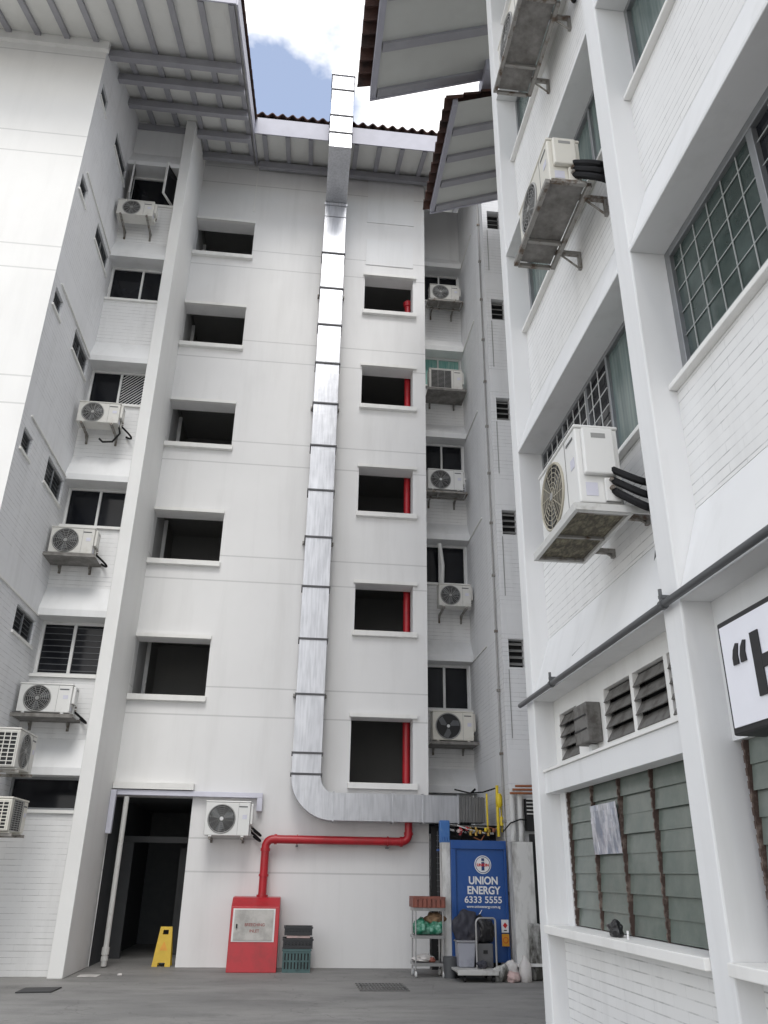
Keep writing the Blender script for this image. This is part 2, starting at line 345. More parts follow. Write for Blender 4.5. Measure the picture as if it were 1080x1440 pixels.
def tag(o, label=None, cat=None, group=None, kind=None):
    if label: o['label'] = label
    if cat: o['category'] = cat
    if group: o['group'] = group
    if kind: o['kind'] = kind
    return o
def thing(name, loc, label, cat, group=None, rot=0.0, local=False):
    o = bpy.data.objects.new(name, None); COL.objects.link(o); o.location = loc; o.rotation_euler = (0, 0, rot); o.empty_display_size = 0.2
    WL[o.name] = Vector((0, 0, 0)) if local else Vector(loc)
    return tag(o, label, cat, group)
def solo(o, loc, label, cat, group=None):
    """a single-mesh thing: move its origin to its base"""
    loc = Vector(loc); o.data.transform(Matrix.Translation(-loc)); o.location = loc
    return tag(o, label, cat, group)
def text(body, size, mat, parent, loc, rot, name='lettering', extrude=0.002, bold=0.0, sx=1.0, align='CENTER', space=1.0):
    c = bpy.data.curves.new(name, 'FONT'); c.body = body; c.size = size; c.extrude = extrude; c.offset = bold; c.align_x = align; c.space_character = space
    t = bpy.data.objects.new(name + '_tmp', c); COL.objects.link(t)
    bpy.context.view_layer.update()
    me = bpy.data.meshes.new_from_object(t.evaluated_get(bpy.context.evaluated_depsgraph_get()))
    bpy.data.objects.remove(t); bpy.data.curves.remove(c)
    me.transform(Matrix.Diagonal((sx, 1, 1, 1))); me.transform(Matrix.Rotation(rot[2], 4, 'Z') @ Matrix.Rotation(rot[0], 4, 'X'))
    me.materials.clear(); me.materials.append(M[mat]); me.name = name
    o = bpy.data.objects.new(name, me); COL.objects.link(o); o.parent = parent; o.location = Vector(loc) - WL.get(parent.name, Vector((0, 0, 0)))
    WL[o.name] = WL.get(parent.name, Vector((0, 0, 0)))
    return o
TY = (R(90), 0, 0)            # text standing in the XZ plane, read from -Y
TX = (R(90), 0, R(-90))       # text standing in the YZ plane, read from -X

def wall(mb, axis, pos, u0, u1, z0, z1, holes, depth, into):
    """sheet with rectangular holes and their reveals; axis 'Y': u = X; axis 'X': u = Y; into = +-1 along the axis"""
    us = sorted({u0, u1, *[h for q in holes for h in q[:2]]}); zs = sorted({z0, z1, *[h for q in holes for h in q[2:]]})
    us = [u for u in us if u0 <= u <= u1]; zs = [z for z in zs if z0 <= z <= z1]
    P = (lambda u, d, z: (u, pos + into * d, z)) if axis == 'Y' else (lambda u, d, z: (pos + into * d, u, z))
    for a, b in zip(us, us[1:]):
        for c, d in zip(zs, zs[1:]):
            cu, cz = (a + b) / 2, (c + d) / 2
            if any(q[0] < cu < q[1] and q[2] < cz < q[3] for q in holes): continue
            mb.quad(P(a, 0, c), P(b, 0, c), P(b, 0, d), P(a, 0, d))
    for (a, b, c, d) in holes:
        mb.quad(P(a, 0, c), P(a, depth, c), P(a, depth, d), P(a, 0, d)); mb.quad(P(b, 0, c), P(b, 0, d), P(b, depth, d), P(b, depth, c))
        mb.quad(P(a, 0, d), P(a, depth, d), P(b, depth, d), P(b, 0, d)); mb.quad(P(a, 0, c), P(b, 0, c), P(b, depth, c), P(a, depth, c))
    return mb

def window(parent, axis, pos, into, u0, u1, z0, z1, mull=(0.5,), frame=0.05, mat='alu', glass='glass', grille=None, name='window', panes=None):
    """framed window: part window > pane, grille; pos = outer face of the frame"""
    B = (lambda mb, a, b, d0, d1, c, e: mb.box(a, b, pos + into * d0, pos + into * d1, c, e)) if axis == 'Y' else (lambda mb, a, b, d0, d1, c, e: mb.box(pos + into * d0, pos + into * d1, a, b, c, e))
    fm = MB(); t = 0.06
    B(fm, u0, u0 + frame, 0, t, z0, z1); B(fm, u1 - frame, u1, 0, t, z0, z1)
    B(fm, u0 + frame, u1 - frame, 0, t, z1 - frame, z1); B(fm, u0 + frame, u1 - frame, 0, t, z0, z0 + frame)
    xs = [u0 + frame]
    for m in mull:
        c = u0 + (u1 - u0) * m; B(fm, c - frame * 0.45, c + frame * 0.45, 0.004, t - 0.004, z0 + frame, z1 - frame); xs += [c - frame * 0.45, c + frame * 0.45]
    xs.append(u1 - frame)
    w = fm.build(name, mat, parent, bevel=0.004)
    for i in range(0, len(xs), 2):
        g = MB(); B(g, xs[i], xs[i + 1], 0.035 + 0.004 * (i % 4), 0.045 + 0.004 * (i % 4), z0 + frame, z1 - frame)
        gm = glass if not panes else panes[i // 2]
        g.build('pane', gm, w)
    if grille:
        gb = MB(); nx, nz, d0, d1, gm, gu0, gu1 = grille; hw = 0.0034 if nx > 5 else 0.006
        a0, a1 = u0 + (u1 - u0) * gu0, u0 + (u1 - u0) * gu1
        for k in range(1, nx):
            u = a0 + (a1 - a0) * k / nx; B(gb, u - hw, u + hw, d0, d1, z0 + frame, z1 - frame)
        for k in range(1, nz):
            z = z0 + (z1 - z0) * k / nz; B(gb, a0 + (frame if gu0 == 0 else 0), a1 - (frame if gu1 == 1 else 0), d0 + 0.002, d1 + 0.002, z - hw, z + hw)
        gb.build('grille', gm, w)
    return w

# ------------------------------------------------------------------ setting: ground
g = MB(); g.quad((-80, -60, 0), (80, -60, 0), (80, 140, 0), (-80, 140, 0)); tag(g.build('ground', 'ground'), kind='structure')
mh = solo(MB().prism([(-3.42, 12.56, 0.004), (-2.98, 12.63, 0.004), (-2.96, 13.10, 0.004), (-3.42, 13.02, 0.004)], (0, 0, 0.012)).build('manhole_cover', 'iron'), (-3.2, 12.8, 0.004), 'small dark rectangular drain cover set in the paving at left', 'drain cover')
gr = MB()
for k in range(14): gr.box(1.14 + k * 0.05, 1.165 + k * 0.05, 12.85, 13.65, 0.004, 0.014)
for k in range(5): gr.box(1.12, 1.83, 12.83 + k * 0.2, 12.855 + k * 0.2, 0.003, 0.012)
solo(gr.build('drain_grating', 'grating'), (1.47, 13.2, 0.003), 'pale grey slotted drain grating in the middle of the paving', 'drain grating')

# ------------------------------------------------------------------ roofs
def roof(parent, mapf, e, ze, slope, run, u0, u1, rafters, purlins, tile_over=0.12, fascia_h=0.42, ver0=True, ver1=True, fas_t=0.04, per=0.25, wave0=0.0, wav=0.055, rw=0.055, smat='soffit', tlift=0.09):
    """mapf(u, s, z): u along the eave, s = horizontal distance up the slope from the eave"""
    z = lambda s_: ze + slope * s_
    def slab(u_a, u_b, s_a, s_b, dz0, dz1, mb):
        pts = [mapf(u_a, s_a, z(s_a) + dz0), mapf(u_a, s_b, z(s_b) + dz0), mapf(u_a, s_b, z(s_b) + dz1), mapf(u_a, s_a, z(s_a) + dz1)]
        mb.prism(pts, Vector(mapf(u_b, 0, 0)) - Vector(mapf(u_a, 0, 0)))
    sb = MB(); slab(u0, u1, 0, run, 0, 0.03, sb); r = sb.build('roof', smat, parent)
    for u in rafters:
        b = MB(); slab(u - rw, u + rw, 0.02, run - 0.05, -0.075, -0.001, b); b.build('rafter', 'timber', r)
    for s_ in purlins:
        b = MB(); slab(u0 + 0.04, u1 - 0.04, s_ - 0.085, s_ + 0.085, -0.27, -0.078, b); b.build('purlin', 'timber', r)
    b = MB(); slab(u0, u1, -fas_t, -0.003, -0.06, fascia_h, b); b.build('fascia', 'fascia', r)
    if ver0: b = MB(); slab(u0 - 0.035, u0 - 0.003, -fas_t, run, -0.09, 0.30, b); b.build('barge_board', 'fascia', r)
    if ver1: b = MB(); slab(u1 + 0.003, u1 + 0.035, -fas_t, run, -0.09, 0.30, b); b.build('barge_board', 'fascia', r)
    # wavy tiles laid in stepped courses
    t = MB(); na = max(8, int((u1 - u0 + 0.2) / per * 8)); cs = 0.36
    s_ = -fas_t - tile_over; rows = []
    first = True
    base = fascia_h + tlift
    while s_ < run:
        s2 = min(s_ + cs, run)
        for (ss, lift) in ((s_, 0.05), (s2, 0.0)):
            row = []
            for k in range(na + 1):
                u = u0 - 0.08 + (u1 - u0 + 0.16) * k / na
                w = wav * math.sin(2 * math.pi * (u - wave0) / per)
                row.append((u, ss, z(ss) + base + w + lift))
            rows.append(row)
        s_ = s2
    i0 = 0
    for row in rows:
        for (u, ss, zz) in row: t.v.append(mapf(u, ss, zz))
    n = na + 1
    for a in range(len(rows) - 1):
        for k in range(na):
            t.f.append((a * n + k, a * n + k + 1, (a + 1) * n + k + 1, (a + 1) * n + k)); t.mi.append(0)
    # underside lip of the first and last course so the edge has thickness
    i = len(t.v)
    for (u, ss, zz) in rows[0]: t.v.append(mapf(u, ss, zz - 0.03))
    for k in range(na): t.f.append((k, k + 1, i + k + 1, i + k)); t.mi.append(0)
    i2 = len(t.v)
    for (u, ss, zz) in rows[1]: t.v.append(mapf(u, ss, zz - 0.03))
    for k in range(na): t.f.append((i + k, i + k + 1, i2 + k + 1, i2 + k)); t.mi.append(0)
    t.build('roof_tiles', 'tile', r, smooth=False)
    return r

# ------------------------------------------------------------------ left apartment block
LB = thing('apartment_block', (-4.6, 14.4, 0), 'tall white apartment block at left with a bay of stacked windows', 'building')
wall(MB(), 'Y', 11.55, -12, -4.6, 0, 17.0, [], 0.2, 1).build('front_wall', 'front', LB)
MB().box(-12, -4.56, 11.46, 11.56, 16.62, 16.92).build('cornice', 'trim', LB)
smallw = [(11.73, 12.18, 15.58, 15.96), (11.73, 12.18, 13.1, 13.5), (11.73, 12.18, 10.42, 10.8), (11.75, 12.2, 7.6, 7.98)]
bigw = [(13.05, 14.12, 15.7, 16.12), (13.05, 14.12, 13.1, 13.55), (13.08, 14.12, 10.45, 10.92), (13.08, 14.12, 7.65, 8.15), (13.08, 14.12, 4.98, 5.42)]
wall(MB(), 'X', -4.6, 11.55, 14.6, 0, 18.2, smallw + bigw, 0.07, -1).build('side_wall', 'brick_side', LB)
for q in smallw + bigw:
    window(LB, 'X', -4.635, -1, *q, mull=(0.5,) if q[1] - q[0] > 0.6 else (), frame=0.03, mat='alu_grey', glass='glass_dim', grille=(1, 6, 0.02, 0.03, 'pipe_grey', 0, 1))
    b = MB(); b.box(-4.6, -4.57, q[0] - 0.05, q[1] + 0.04, q[2] - 0.05, q[2] - 0.003); b.build('sill', 'trim', LB)
lb = MB()
for z in (5.52, 8.25, 10.98, 13.68): MB().box(-4.6, -4.57, 11.9, 14.12, z, z + 0.03).build('ledge', 'trim', LB)
ZL = [2.88, 5.55, 8.22, 10.93, 13.65, 16.37]; SL = [2.36, 4.56, 7.37, 10.06, 12.68, 15.40]
YB, YW, YH = 14.36, 14.50, 14.12
for i, (zb, zs) in enumerate(zip(ZL, SL)):
    z0 = 0 if i == 0 else ZL[i - 1] + 0.6
    MB().quad((-4.6, YB, z0), (-3.43, YB, z0), (-3.43, YB, zs - 0.05), (-4.6, YB, zs - 0.05)).build('brick_panel', 'brick', LB)
    MB().box(-4.6, -3.43, YB - 0.05, YW + 0.08, zs - 0.05, zs).build('sill', 'trim', LB)
    top = zb + 0.6
    h = MB(); h.prism([(-4.6, YH, zb), (-4.6, YW + 0.1, zb), (-4.6, YW + 0.1, top), (-4.6, YB, top), (-4.6, YH, zb + 0.12)], (1.17, 0, 0)); h.build('hood', 'wall', LB)
MB().quad((-4.6, YB + 0.002, 16.97), (-3.43, YB + 0.002, 16.97), (-3.43, YB + 0.002, 18.3), (-4.6, YB + 0.002, 18.3)).build('upper_wall', 'wall', LB)
window(LB, 'Y', YW, 1, -4.6, -3.43, SL[4], ZL[4], mull=(0.58,))
w3 = window(LB, 'Y', YW, 1, -4.6, -3.43, SL[3], ZL[3], mull=(0.52,))
dg = MB()
for k in range(-8, 9):   # diagonal security bars over the right-hand pane of the third window
    c = -3.72 + k * 0.075
    pts = []
    for (x, z) in ((c - 0.45, SL[3] + 0.05), (c + 0.42, SL[3] + 0.85)): pts.append([x, z])
    (xa, za), (xb, zb_) = pts; sl = (zb_ - za) / (xb - xa)
    if xa < -3.96: za += sl * (-3.96 - xa); xa = -3.96
    if xb > -3.48: zb_ -= sl * (xb + 3.48); xb = -3.48
    if xb - xa > 0.06: dg.tube([(xa, YW + 0.028, za), (xb, YW + 0.028, zb_)], 0.009, 5)
dg.build('grille', 'bar', w3)
window(LB, 'Y', YW, 1, -4.6, -3.43, SL[2], ZL[2], mull=(0.52,))
window(LB, 'Y', YW, 1, -4.6, -3.43, SL[1], ZL[1], mull=(0.5,), frame=0.06, grille=(1, 9, 0.028, 0.033, 'pipe_grey', 0, 1))
window(LB, 'Y', YW, 1, -4.6, -3.43, SL[0], ZL[0], mull=(), frame=0.04, mat='alu_grey')
# top window: two casements swung open
w1 = window(LB, 'Y', YW, 1, -4.6, -3.43, SL[5], ZL[5], mull=(), frame=0.05)
for hx, ang, ww in ((-4.5, R(-100), 0.42), (-3.5, R(-70), 0.52)):
    c, s_ = math.cos(ang), math.sin(ang)
    sgn = 1 if hx < -4 else -1
    d = Vector((sgn * abs(c) * (1 if hx < -4 else 1), s_, 0)).normalized() if True else None
    n_ = Vector((-d.y, d.x, 0)) * 0.018
    base = Vector((hx, YW - 0.01, SL[5] + 0.06)); hh = 0.95
    def slab2(a0, a1, z0, z1, t=1.0):
        p = base + d * a0 - n_ * t; q = base + d * a1 - n_ * t
        return [p + Vector((0, 0, z0)), q + Vector((0, 0, z0)), q + Vector((0, 0, z1)), p + Vector((0, 0, z1))]
    fr = MB()
    for (a0, a1, z0, z1) in ((0, 0.04, 0, hh), (ww - 0.04, ww, 0, hh), (0.04, ww - 0.04, 0, 0.04), (0.04, ww - 0.04, hh - 0.04, hh)): fr.prism(slab2(a0, a1, z0, z1), n_ * 2)
    cs_ = fr.build('casement', 'alu', w1)
    MB().prism(slab2(0.04, ww - 0.04, 0.04, hh - 0.04, 0.3), n_ * 0.6).build('pane', 'glass', w1)
# fin between the bay and the stair block
MB().box(-3.43, -3.2, 14.1, 16.14, 0, 18.25).build('fin_wall', 'fin', LB, bevel=0.012)
roof(LB, lambda u, s_, z: (u, 9.95 + s_, z), 9.95, 18.0 + 0.4 * (9.95 - 14.3), 0.4, 8.6, -12, -1.87,
     [-1.97 - 0.57 * k for k in range(17)], [11.73 - 9.95, 12.49 - 9.95, 13.41 - 9.95, 14.41 - 9.95, 15.43 - 9.95], tile_over=0.08, fascia_h=0.35)
MB().box(-12, -3.21, 18.45, 18.6, 0, 19.4).build('rear_wall', 'wall', LB)

# ------------------------------------------------------------------ stairwell block
SB = thing('stairwell_block', (0, 15.8, 0), 'white stairwell block in the centre with two columns of dark openings', 'building')
ZT_L = [5.67, 8.40, 11.11, 13.81, 16.46]; ZB_L = [4.55, 7.31, 10.04, 12.70, 15.41]
ZT_R = [4.26, 7.00, 9.73, 12.42, 15.12]; ZB_R = [3.05, 5.99, 8.64, 11.36, 14.05]
holes = [(-3.197, -1.75, b, t) for b, t in zip(ZB_L, ZT_L)] + [(1.09, 2.30, b, t) for b, t in zip(ZB_R, ZT_R)] + [(-3.19, -1.77, -0.05, 2.72)]
wall(MB(), 'Y', 15.8, -3.2, 2.6, 0, 19.0, holes, 0.36, 1).build('front_wall', 'stair', SB)
MB().box(2.598, 2.601, 15.803, 18.5, 0, 19).build('side_wall', 'stair', SB)
for b, t in zip(ZB_L, ZT_L):
    MB().box(-3.196, -1.72, 15.70, 15.99, b - 0.11, b - 0.002).build('sill', 'trim', SB, bevel=0.006)
    MB().box(-3.196, -1.74, 15.72, 15.797, t + 0.002, t + 0.075).build('visor', 'trim', SB)
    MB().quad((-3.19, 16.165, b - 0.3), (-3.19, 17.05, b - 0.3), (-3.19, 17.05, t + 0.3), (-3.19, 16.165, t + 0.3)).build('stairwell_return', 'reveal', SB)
    MB().box(-3.185, -3.11, 17.0, 17.06, b - 0.35, t + 0.3).build('mullion', 'alu', SB)
for b, t in zip(ZB_R, ZT_R):
    MB().box(1.05, 2.38, 15.70, 15.99, b - 0.11, b - 0.002).build('sill', 'trim', SB, bevel=0.006)
    MB().box(1.05, 2.38, 15.72, 15.797, t + 0.002, t + 0.075).build('visor', 'trim', SB)
MB().box(-3.19, -1.76, 15.62, 15.797, 2.83, 2.94).build('door_canopy', 'trim', SB)
it = MB()   # the unlit stairwell behind the openings: back wall, side walls, landings
it.quad((-3.2, 18.4, 2.9), (2.6, 18.4, 2.9), (2.6, 18.4, 19), (-3.2, 18.4, 19))
it.quad((-3.195, 16.165, 2.9), (-3.195, 18.4, 2.9), (-3.195, 18.4, 19), (-3.195, 16.165, 19)); it.quad((2.55, 16.17, 2.9), (2.55, 18.4, 2.9), (2.55, 18.4, 19), (2.55, 16.17, 19))
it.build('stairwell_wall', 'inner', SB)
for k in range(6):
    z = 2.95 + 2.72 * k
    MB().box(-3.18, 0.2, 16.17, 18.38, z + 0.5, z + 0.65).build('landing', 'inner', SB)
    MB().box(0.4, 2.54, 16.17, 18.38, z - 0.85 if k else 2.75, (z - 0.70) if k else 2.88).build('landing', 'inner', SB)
for k in range(5):
    zl, zr = 2.95 + 2.72 * k + 0.65, 2.95 + 2.72 * (k + 1) - 0.70
    MB().prism([(-1.2, 17.3, zl - 0.02), (-1.2, 17.3, zl + 0.16), (1.2, 17.3, zr + 0.16), (1.2, 17.3, zr - 0.02)], (0, 1.05, 0)).build('stair_flight', 'inner', SB)
    rl = MB(); rl.tube([(-1.2, 17.27, zl + 0.95), (1.2, 17.27, zr + 0.95)], 0.025, 6)
    for q in range(7): rl.tube([(-1.2 + 0.4 * q, 17.27, zl + (zr - zl) * q / 6 + 0.1), (-1.2 + 0.4 * q, 17.27, zl + (zr - zl) * q / 6 + 0.95)], 0.012, 5)
    rl.build('handrail', 'alu_grey', SB)
# raised render panels of the upper wall
MB().box(1.10, 2.30, 15.78, 15.797, 15.5, 16.33).build('render_panel', 'wall', SB)
MB().box(1.10, 2.32, 15.782, 15.797, 16.9, 18.6).build('render_panel', 'wall', SB)
MB().box(-1.83, -1.80, 15.785, 15.797, 16.9, 18.8).build('joint_strip', 'trim', SB)
# entrance passage
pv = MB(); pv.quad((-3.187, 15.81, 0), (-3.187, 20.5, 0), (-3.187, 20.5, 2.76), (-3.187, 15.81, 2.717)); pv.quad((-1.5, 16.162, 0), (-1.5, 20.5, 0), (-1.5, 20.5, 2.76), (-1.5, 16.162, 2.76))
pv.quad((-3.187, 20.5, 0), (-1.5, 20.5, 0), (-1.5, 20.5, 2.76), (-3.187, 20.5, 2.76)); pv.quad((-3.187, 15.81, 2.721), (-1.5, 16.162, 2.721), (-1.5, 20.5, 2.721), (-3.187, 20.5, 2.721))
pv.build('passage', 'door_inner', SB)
df = MB(); df.box(-3.17, -1.51, 17.2, 17.3, 1.98, 2.09); df.box(-3.17, -2.95, 17.2, 17.3, 0, 1.975); df.box(-1.62, -1.51, 17.2, 17.3, 0, 1.975)
df.build('door_frame', 'door_dark', SB)
MB().box(-2.15, -1.63, 18.0, 18.04, 0.01, 1.9).build('inner_door', 'door_dark', SB)
roof(SB, lambda u, s_, z: (u, 14.3 + s_, z), 14.3, 18.0, 0.4, 4.2, -1.83, 3.0, [-1.59 + 0.57 * k for k in range(9)], [1.33], tile_over=0.03, fascia_h=0.48, ver0=False, ver1=False)

# ------------------------------------------------------------------ rear wing with the right-hand bay
RW = thing('apartment_wing', (3.82, 15.5, 0), 'white rear wing at right with a narrow window bay and louvred vents', 'building')
ZR = [3.02, 5.75, 8.62, 11.35, 13.95, 16.72]; SR = [2.2, 4.74, 7.62, 10.36, 13.0, 15.72]
for i, (zb, zs) in enumerate(zip(ZR, SR)):
    z0 = 0 if i == 0 else ZR[i - 1] + 0.5
    MB().quad((2.604, 17.25, z0), (3.82, 17.25, z0), (3.82, 17.25, zs - 0.05), (2.604, 17.25, zs - 0.05)).build('brick_panel', 'brick', RW)
    MB().box(2.604, 3.82, 17.20, 17.45, zs - 0.05, zs).build('sill', 'trim', RW)
    h = MB(); h.prism([(2.604, 17.0, zb), (2.604, 17.5, zb), (2.604, 17.5, zb + 0.5), (2.604, 17.25, zb + 0.5), (2.604, 17.0, zb + 0.14)], (1.216, 0, 0)); h.build('hood', 'wall', RW)
MB().quad((2.604, 17.252, 17.2), (3.82, 17.252, 17.2), (3.82, 17.252, 19), (2.604, 17.252, 19)).build('upper_wall', 'wall', RW)
window(RW, 'Y', 17.36, 1, 2.70, 3.80, SR[5], ZR[5], mull=(0.5,))
window(RW, 'Y', 17.36, 1, 2.70, 3.80, SR[4], ZR[4], mull=(0.45,), panes=('curtain', 'curtain'))
window(RW, 'Y', 17.36, 1, 2.70, 3.80, SR[3], ZR[3], mull=(0.5,), mat='alu')
window(RW, 'Y', 17.36, 1, 2.70, 3.80, SR[2], ZR[2], mull=(0.42,), frame=0.06)
window(RW, 'Y', 17.36, 1, 2.70, 3.80, SR[1], ZR[1], mull=(0.48,), frame=0.06)
window(RW, 'Y', 17.36, 1, 2.70, 3.80, SR[0], ZR[0], mull=(0.5,))
wall(MB(), 'X', 3.82, 14.5, 17.4, 0, 19.0, [], 0.1, 1).build('side_wall', 'brick_rear', RW)
for z in ZR[1:]: MB().box(3.797, 3.82, 15.7, 17.0, z, z + 0.03).build('ledge', 'trim', RW)
vts = [(3.94, 4.24, b, t) for b, t in ((5.06, 5.6), (7.76, 8.3), (10.43, 10.99), (13.09, 13.67), (15.81, 16.37))]
wall(MB(), 'Y', 14.5, 3.82, 8.0, 0, 19.0, vts, 0.2, 1).build('gable_wall', 'brick_rear', RW)
for (a, b, c, d) in vts:
    v = MB(); v.box(a, b, 14.66, 14.68, c, d)
    vo = v.build('vent', 'black', RW)
    lv = MB()
    for k in range(4):
        z = c + 0.06 + (d - c) * k / 4.2
        lv.prism([(a, 14.56, z), (a, 14.62, z + 0.055), (a, 14.63, z + 0.045), (a, 14.57, z - 0.01)], (b - a, 0, 0))
    lv.build('louvre', 'wire', vo)
    MB().box(a - 0.02, a - 0.005, 14.49, 14.498, c - 1.3, c - 0.05).build('downpipe_strip', 'wire', RW)
roof(RW, lambda u, s_, z: (u, 14.3 + s_, z), 14.3, 18.0, 0.4, 4.2, 3.08, 8.0, [3.2 + 0.57 * k for k in range(8)], [], tile_over=0.03, fascia_h=0.48, ver0=False, ver1=False)
MB().box(2.7, 8, 18.5, 18.6, 0, 19).build('rear_wall', 'wall', RW)

# ------------------------------------------------------------------ corner shophouse block at right
CB = thing('corner_block', (2.4, 4.6, 0), 'white corner block nearest at right with projecting columns and sloped hoods', 'building')
XF, XB, XW = 2.30, 2.50, 2.57
ZC = [3.05, 5.80, 8.62, 11.45, 14.25]
COLS = [(7.66, 7.88), (4.46, 4.70), (1.27, 1.51), (-1.93, -1.69)]
for a, b in COLS: MB().box(XF, 3.2, a, b, -0.0, 16.4).build('column', 'wall', CB, bevel=0.012)
BAYS = [(4.70, 7.66), (1.51, 4.46), (-1.69, 1.27)]
SC = [4.62, 7.50, 10.32, 13.13]
for (a, b) in BAYS:
    for i, zb in enumerate(ZC):
        h = MB(); h.prism([(XF, a, zb), (XF, a, zb + 0.03), (XB, a, zb + 0.63), (3.1, a, zb + 0.63), (3.1, a, zb)], (0, b - a, 0)); h.build('hood', 'wall', CB, bevel=0.006)
        if i < 4:
            MB().box(XB, 3.1, a, b, zb + 0.632, SC[i] - 0.045).build('brick_panel', 'brick_near', CB)
            MB().box(XB - 0.06, 3.1, a + 0.002, b - 0.002, SC[i] - 0.043, SC[i] - 0.002).build('sill', 'trim', CB, bevel=0.006)
MB().box(2.32, 3.1, -1.9, 7.86, 14.9, 16.5).build('parapet_wall', 'wall', CB)
MB().box(3.12, 7.5, -4, 7.86, 0, 16.4).build('core_wall', 'inner', CB)
for bi, (a, b) in enumerate(BAYS):
    for i in range(4):
        if bi == 0 and i == 0:
            window(CB, 'X', XW, 1, a, b, SC[i], ZC[i + 1], mull=(0.345, 0.52, 0.76), frame=0.045, mat='alu_grey', panes=('glass_teal', 'glass', 'glass', 'glass'), grille=(11, 7, 0.006, 0.014, 'bar', 0.36, 1.0))
        elif bi == 1 and i == 0:
            window(CB, 'X', XW, 1, a, b, SC[i], ZC[i + 1], mull=(0.25, 0.6), frame=0.07, mat='alu_grey', panes=('glass', 'glass', 'glass_green'), grille=(15, 6, 0.024, 0.03, 'bar_dim', 0, 1.0))
        else:
            window(CB, 'X', XW, 1, a, b, SC[i], ZC[i + 1], mull=(0.25, 0.5, 0.75), frame=0.05, mat='alu_grey', glass='glass_teal')
# ground storey, far bay
a, b = BAYS[0]
vh = [(7.02, 7.50, 2.48, 2.90), (5.80, 6.34, 2.48, 2.90), (5.20, 5.74, 2.48, 2.90), (4.72, 5.14, 2.48, 2.90)]
wall(MB(), 'X', XB, a, b, 2.41, 3.05, vh, 0.05, 1).build('transom_wall', 'trim', CB)
for (u0, u1, z0, z1) in vh:
    vo = MB().box(XB + 0.10, XB + 0.115, u0, u1, z0, z1).build('vent', 'black', CB)
    lv = MB()
    for k in range(4):
        z = z0 + 0.005 + 0.103 * k
        lv.prism([(XB - 0.01, u0 + 0.004, z), (XB + 0.05, u0 + 0.004, z + 0.098), (XB + 0.058, u0 + 0.004, z + 0.094), (XB - 0.002, u0 + 0.004, z - 0.004)], (0, u1 - u0 - 0.008, 0))
    lv.build('louvre', 'louvre_vent', vo)
    MB().box(XB + 0.088, XB + 0.098, u0 + 0.04, u0 + 0.07, z0, z1).build('louvre_channel', 'rust', vo)
MB().box(2.37, XB + 0.02, a, b, 2.20, 2.385).build('beam', 'wall', CB)
MB().box(2.35, XB + 0.02, a + 0.003, b - 0.003, 2.387, 2.408).build('ledge', 'trim', CB)
def louvre_window(u0, u1, z0, z1, edges, rows):
    w = MB().box(XB + 0.13, XB + 0.15, u0, u1, z0, z1).build('window', 'black', CB)
    for e in edges:
        c = MB(); c.box(XB + 0.012, XB + 0.075, e - 0.010, e + 0.010, z0, z1)
        for k in range(rows * 2): c.box(XB + 0.006, XB + 0.0115, e - 0.0095, e + 0.0095, z0 + (z1 - z0) * (k + 0.2) / (rows * 2), z0 + (z1 - z0) * (k + 0.8) / (rows * 2))
        c.build('louvre_channel', 'rust', w)
    ed = sorted([u0 - 0.02] + list(edges) + [u1 + 0.02]); hh = (z1 - z0) / rows
    for p, q in zip(ed, ed[1:]):
        if q - p < 0.08: continue
        for k in range(rows):
            z = z0 + hh * k; j = random.uniform(-0.006, 0.006)
            MB().prism([(XB + 0.026 + j, p + 0.016, z + 0.004), (XB + 0.042 + j, p + 0.016, z + hh + 0.012), (XB + 0.048 + j, p + 0.016, z + hh + 0.012), (XB + 0.032 + j, p + 0.016, z + 0.004)], (0, q - p - 0.032, 0)).build('louvre_pane', 'louvre_glass', w)
    return w
louvre_window(4.72, 7.50, 1.115, 2.20, [7.485, 6.88, 6.28, 5.67, 5.06], 8)
MB().box(2.5, 2.66, 7.502, 7.66, 1.1, 2.2).build('jamb', 'wall', CB)
MB().box(2.27, 2.66, a + 0.004, b - 0.004, 1.045, 1.11).build('sill', 'trim', CB, bevel=0.006)
MB().box(2.45, 3.1, a, b, 0, 1.043).build('brick_panel', 'brick_near', CB)
# ground storey, near bays
for (a2, b2) in BAYS[1:]:
    MB().box(XB, 3.1, a2, b2, 2.22, 3.05).build('transom_wall', 'wall', CB)
    MB().box(2.45, 3.1, a2, b2, 0, 1.043).build('brick_panel', 'brick_near', CB)
    MB().box(2.27, 2.66, a2 + 0.004, b2 - 0.004, 1.045, 1.11).build('sill', 'trim', CB, bevel=0.006)
    louvre_window(a2 + 0.02, b2 - 0.06, 1.115, 2.215, [b2 - 0.08, b2 - 0.7, b2 - 1.3, b2 - 1.9, b2 - 2.5], 8)
# roofs over the corner block and its set-back wing
rr = roof(CB, lambda u, s_, z: (0.87 + s_, u, z), 0.87, 15.63, 0.42, 4.5, -5, 11.08, [11.0 - 0.98 * k for k in range(17)], [], tile_over=0.26, fascia_h=0.26, fas_t=0.12, per=0.27, wav=0.085, rw=0.085, smat='soffit_shaded')
MB().box(3.05, 3.25, 10.7, 11.35, 16.25, 16.62).build('roof_bracket', 'fascia', CB)
MB().box(4.3, 7.5, 7.9, 13.6, 0, 16.4).build('wing_wall', 'wall', CB)
roof(CB, lambda u, s_, z: (2.53 + s_, u, z), 2.53, 15.64, 0.40, 3.6, 11.05, 13.9, [13.82 - 0.70 * k for k in range(4)], [], tile_over=0.16, fascia_h=0.14, tlift=0.05, rw=0.08, smat='soffit_shaded', fas_t=0.10, per=0.27, wav=0.075, ver0=False)

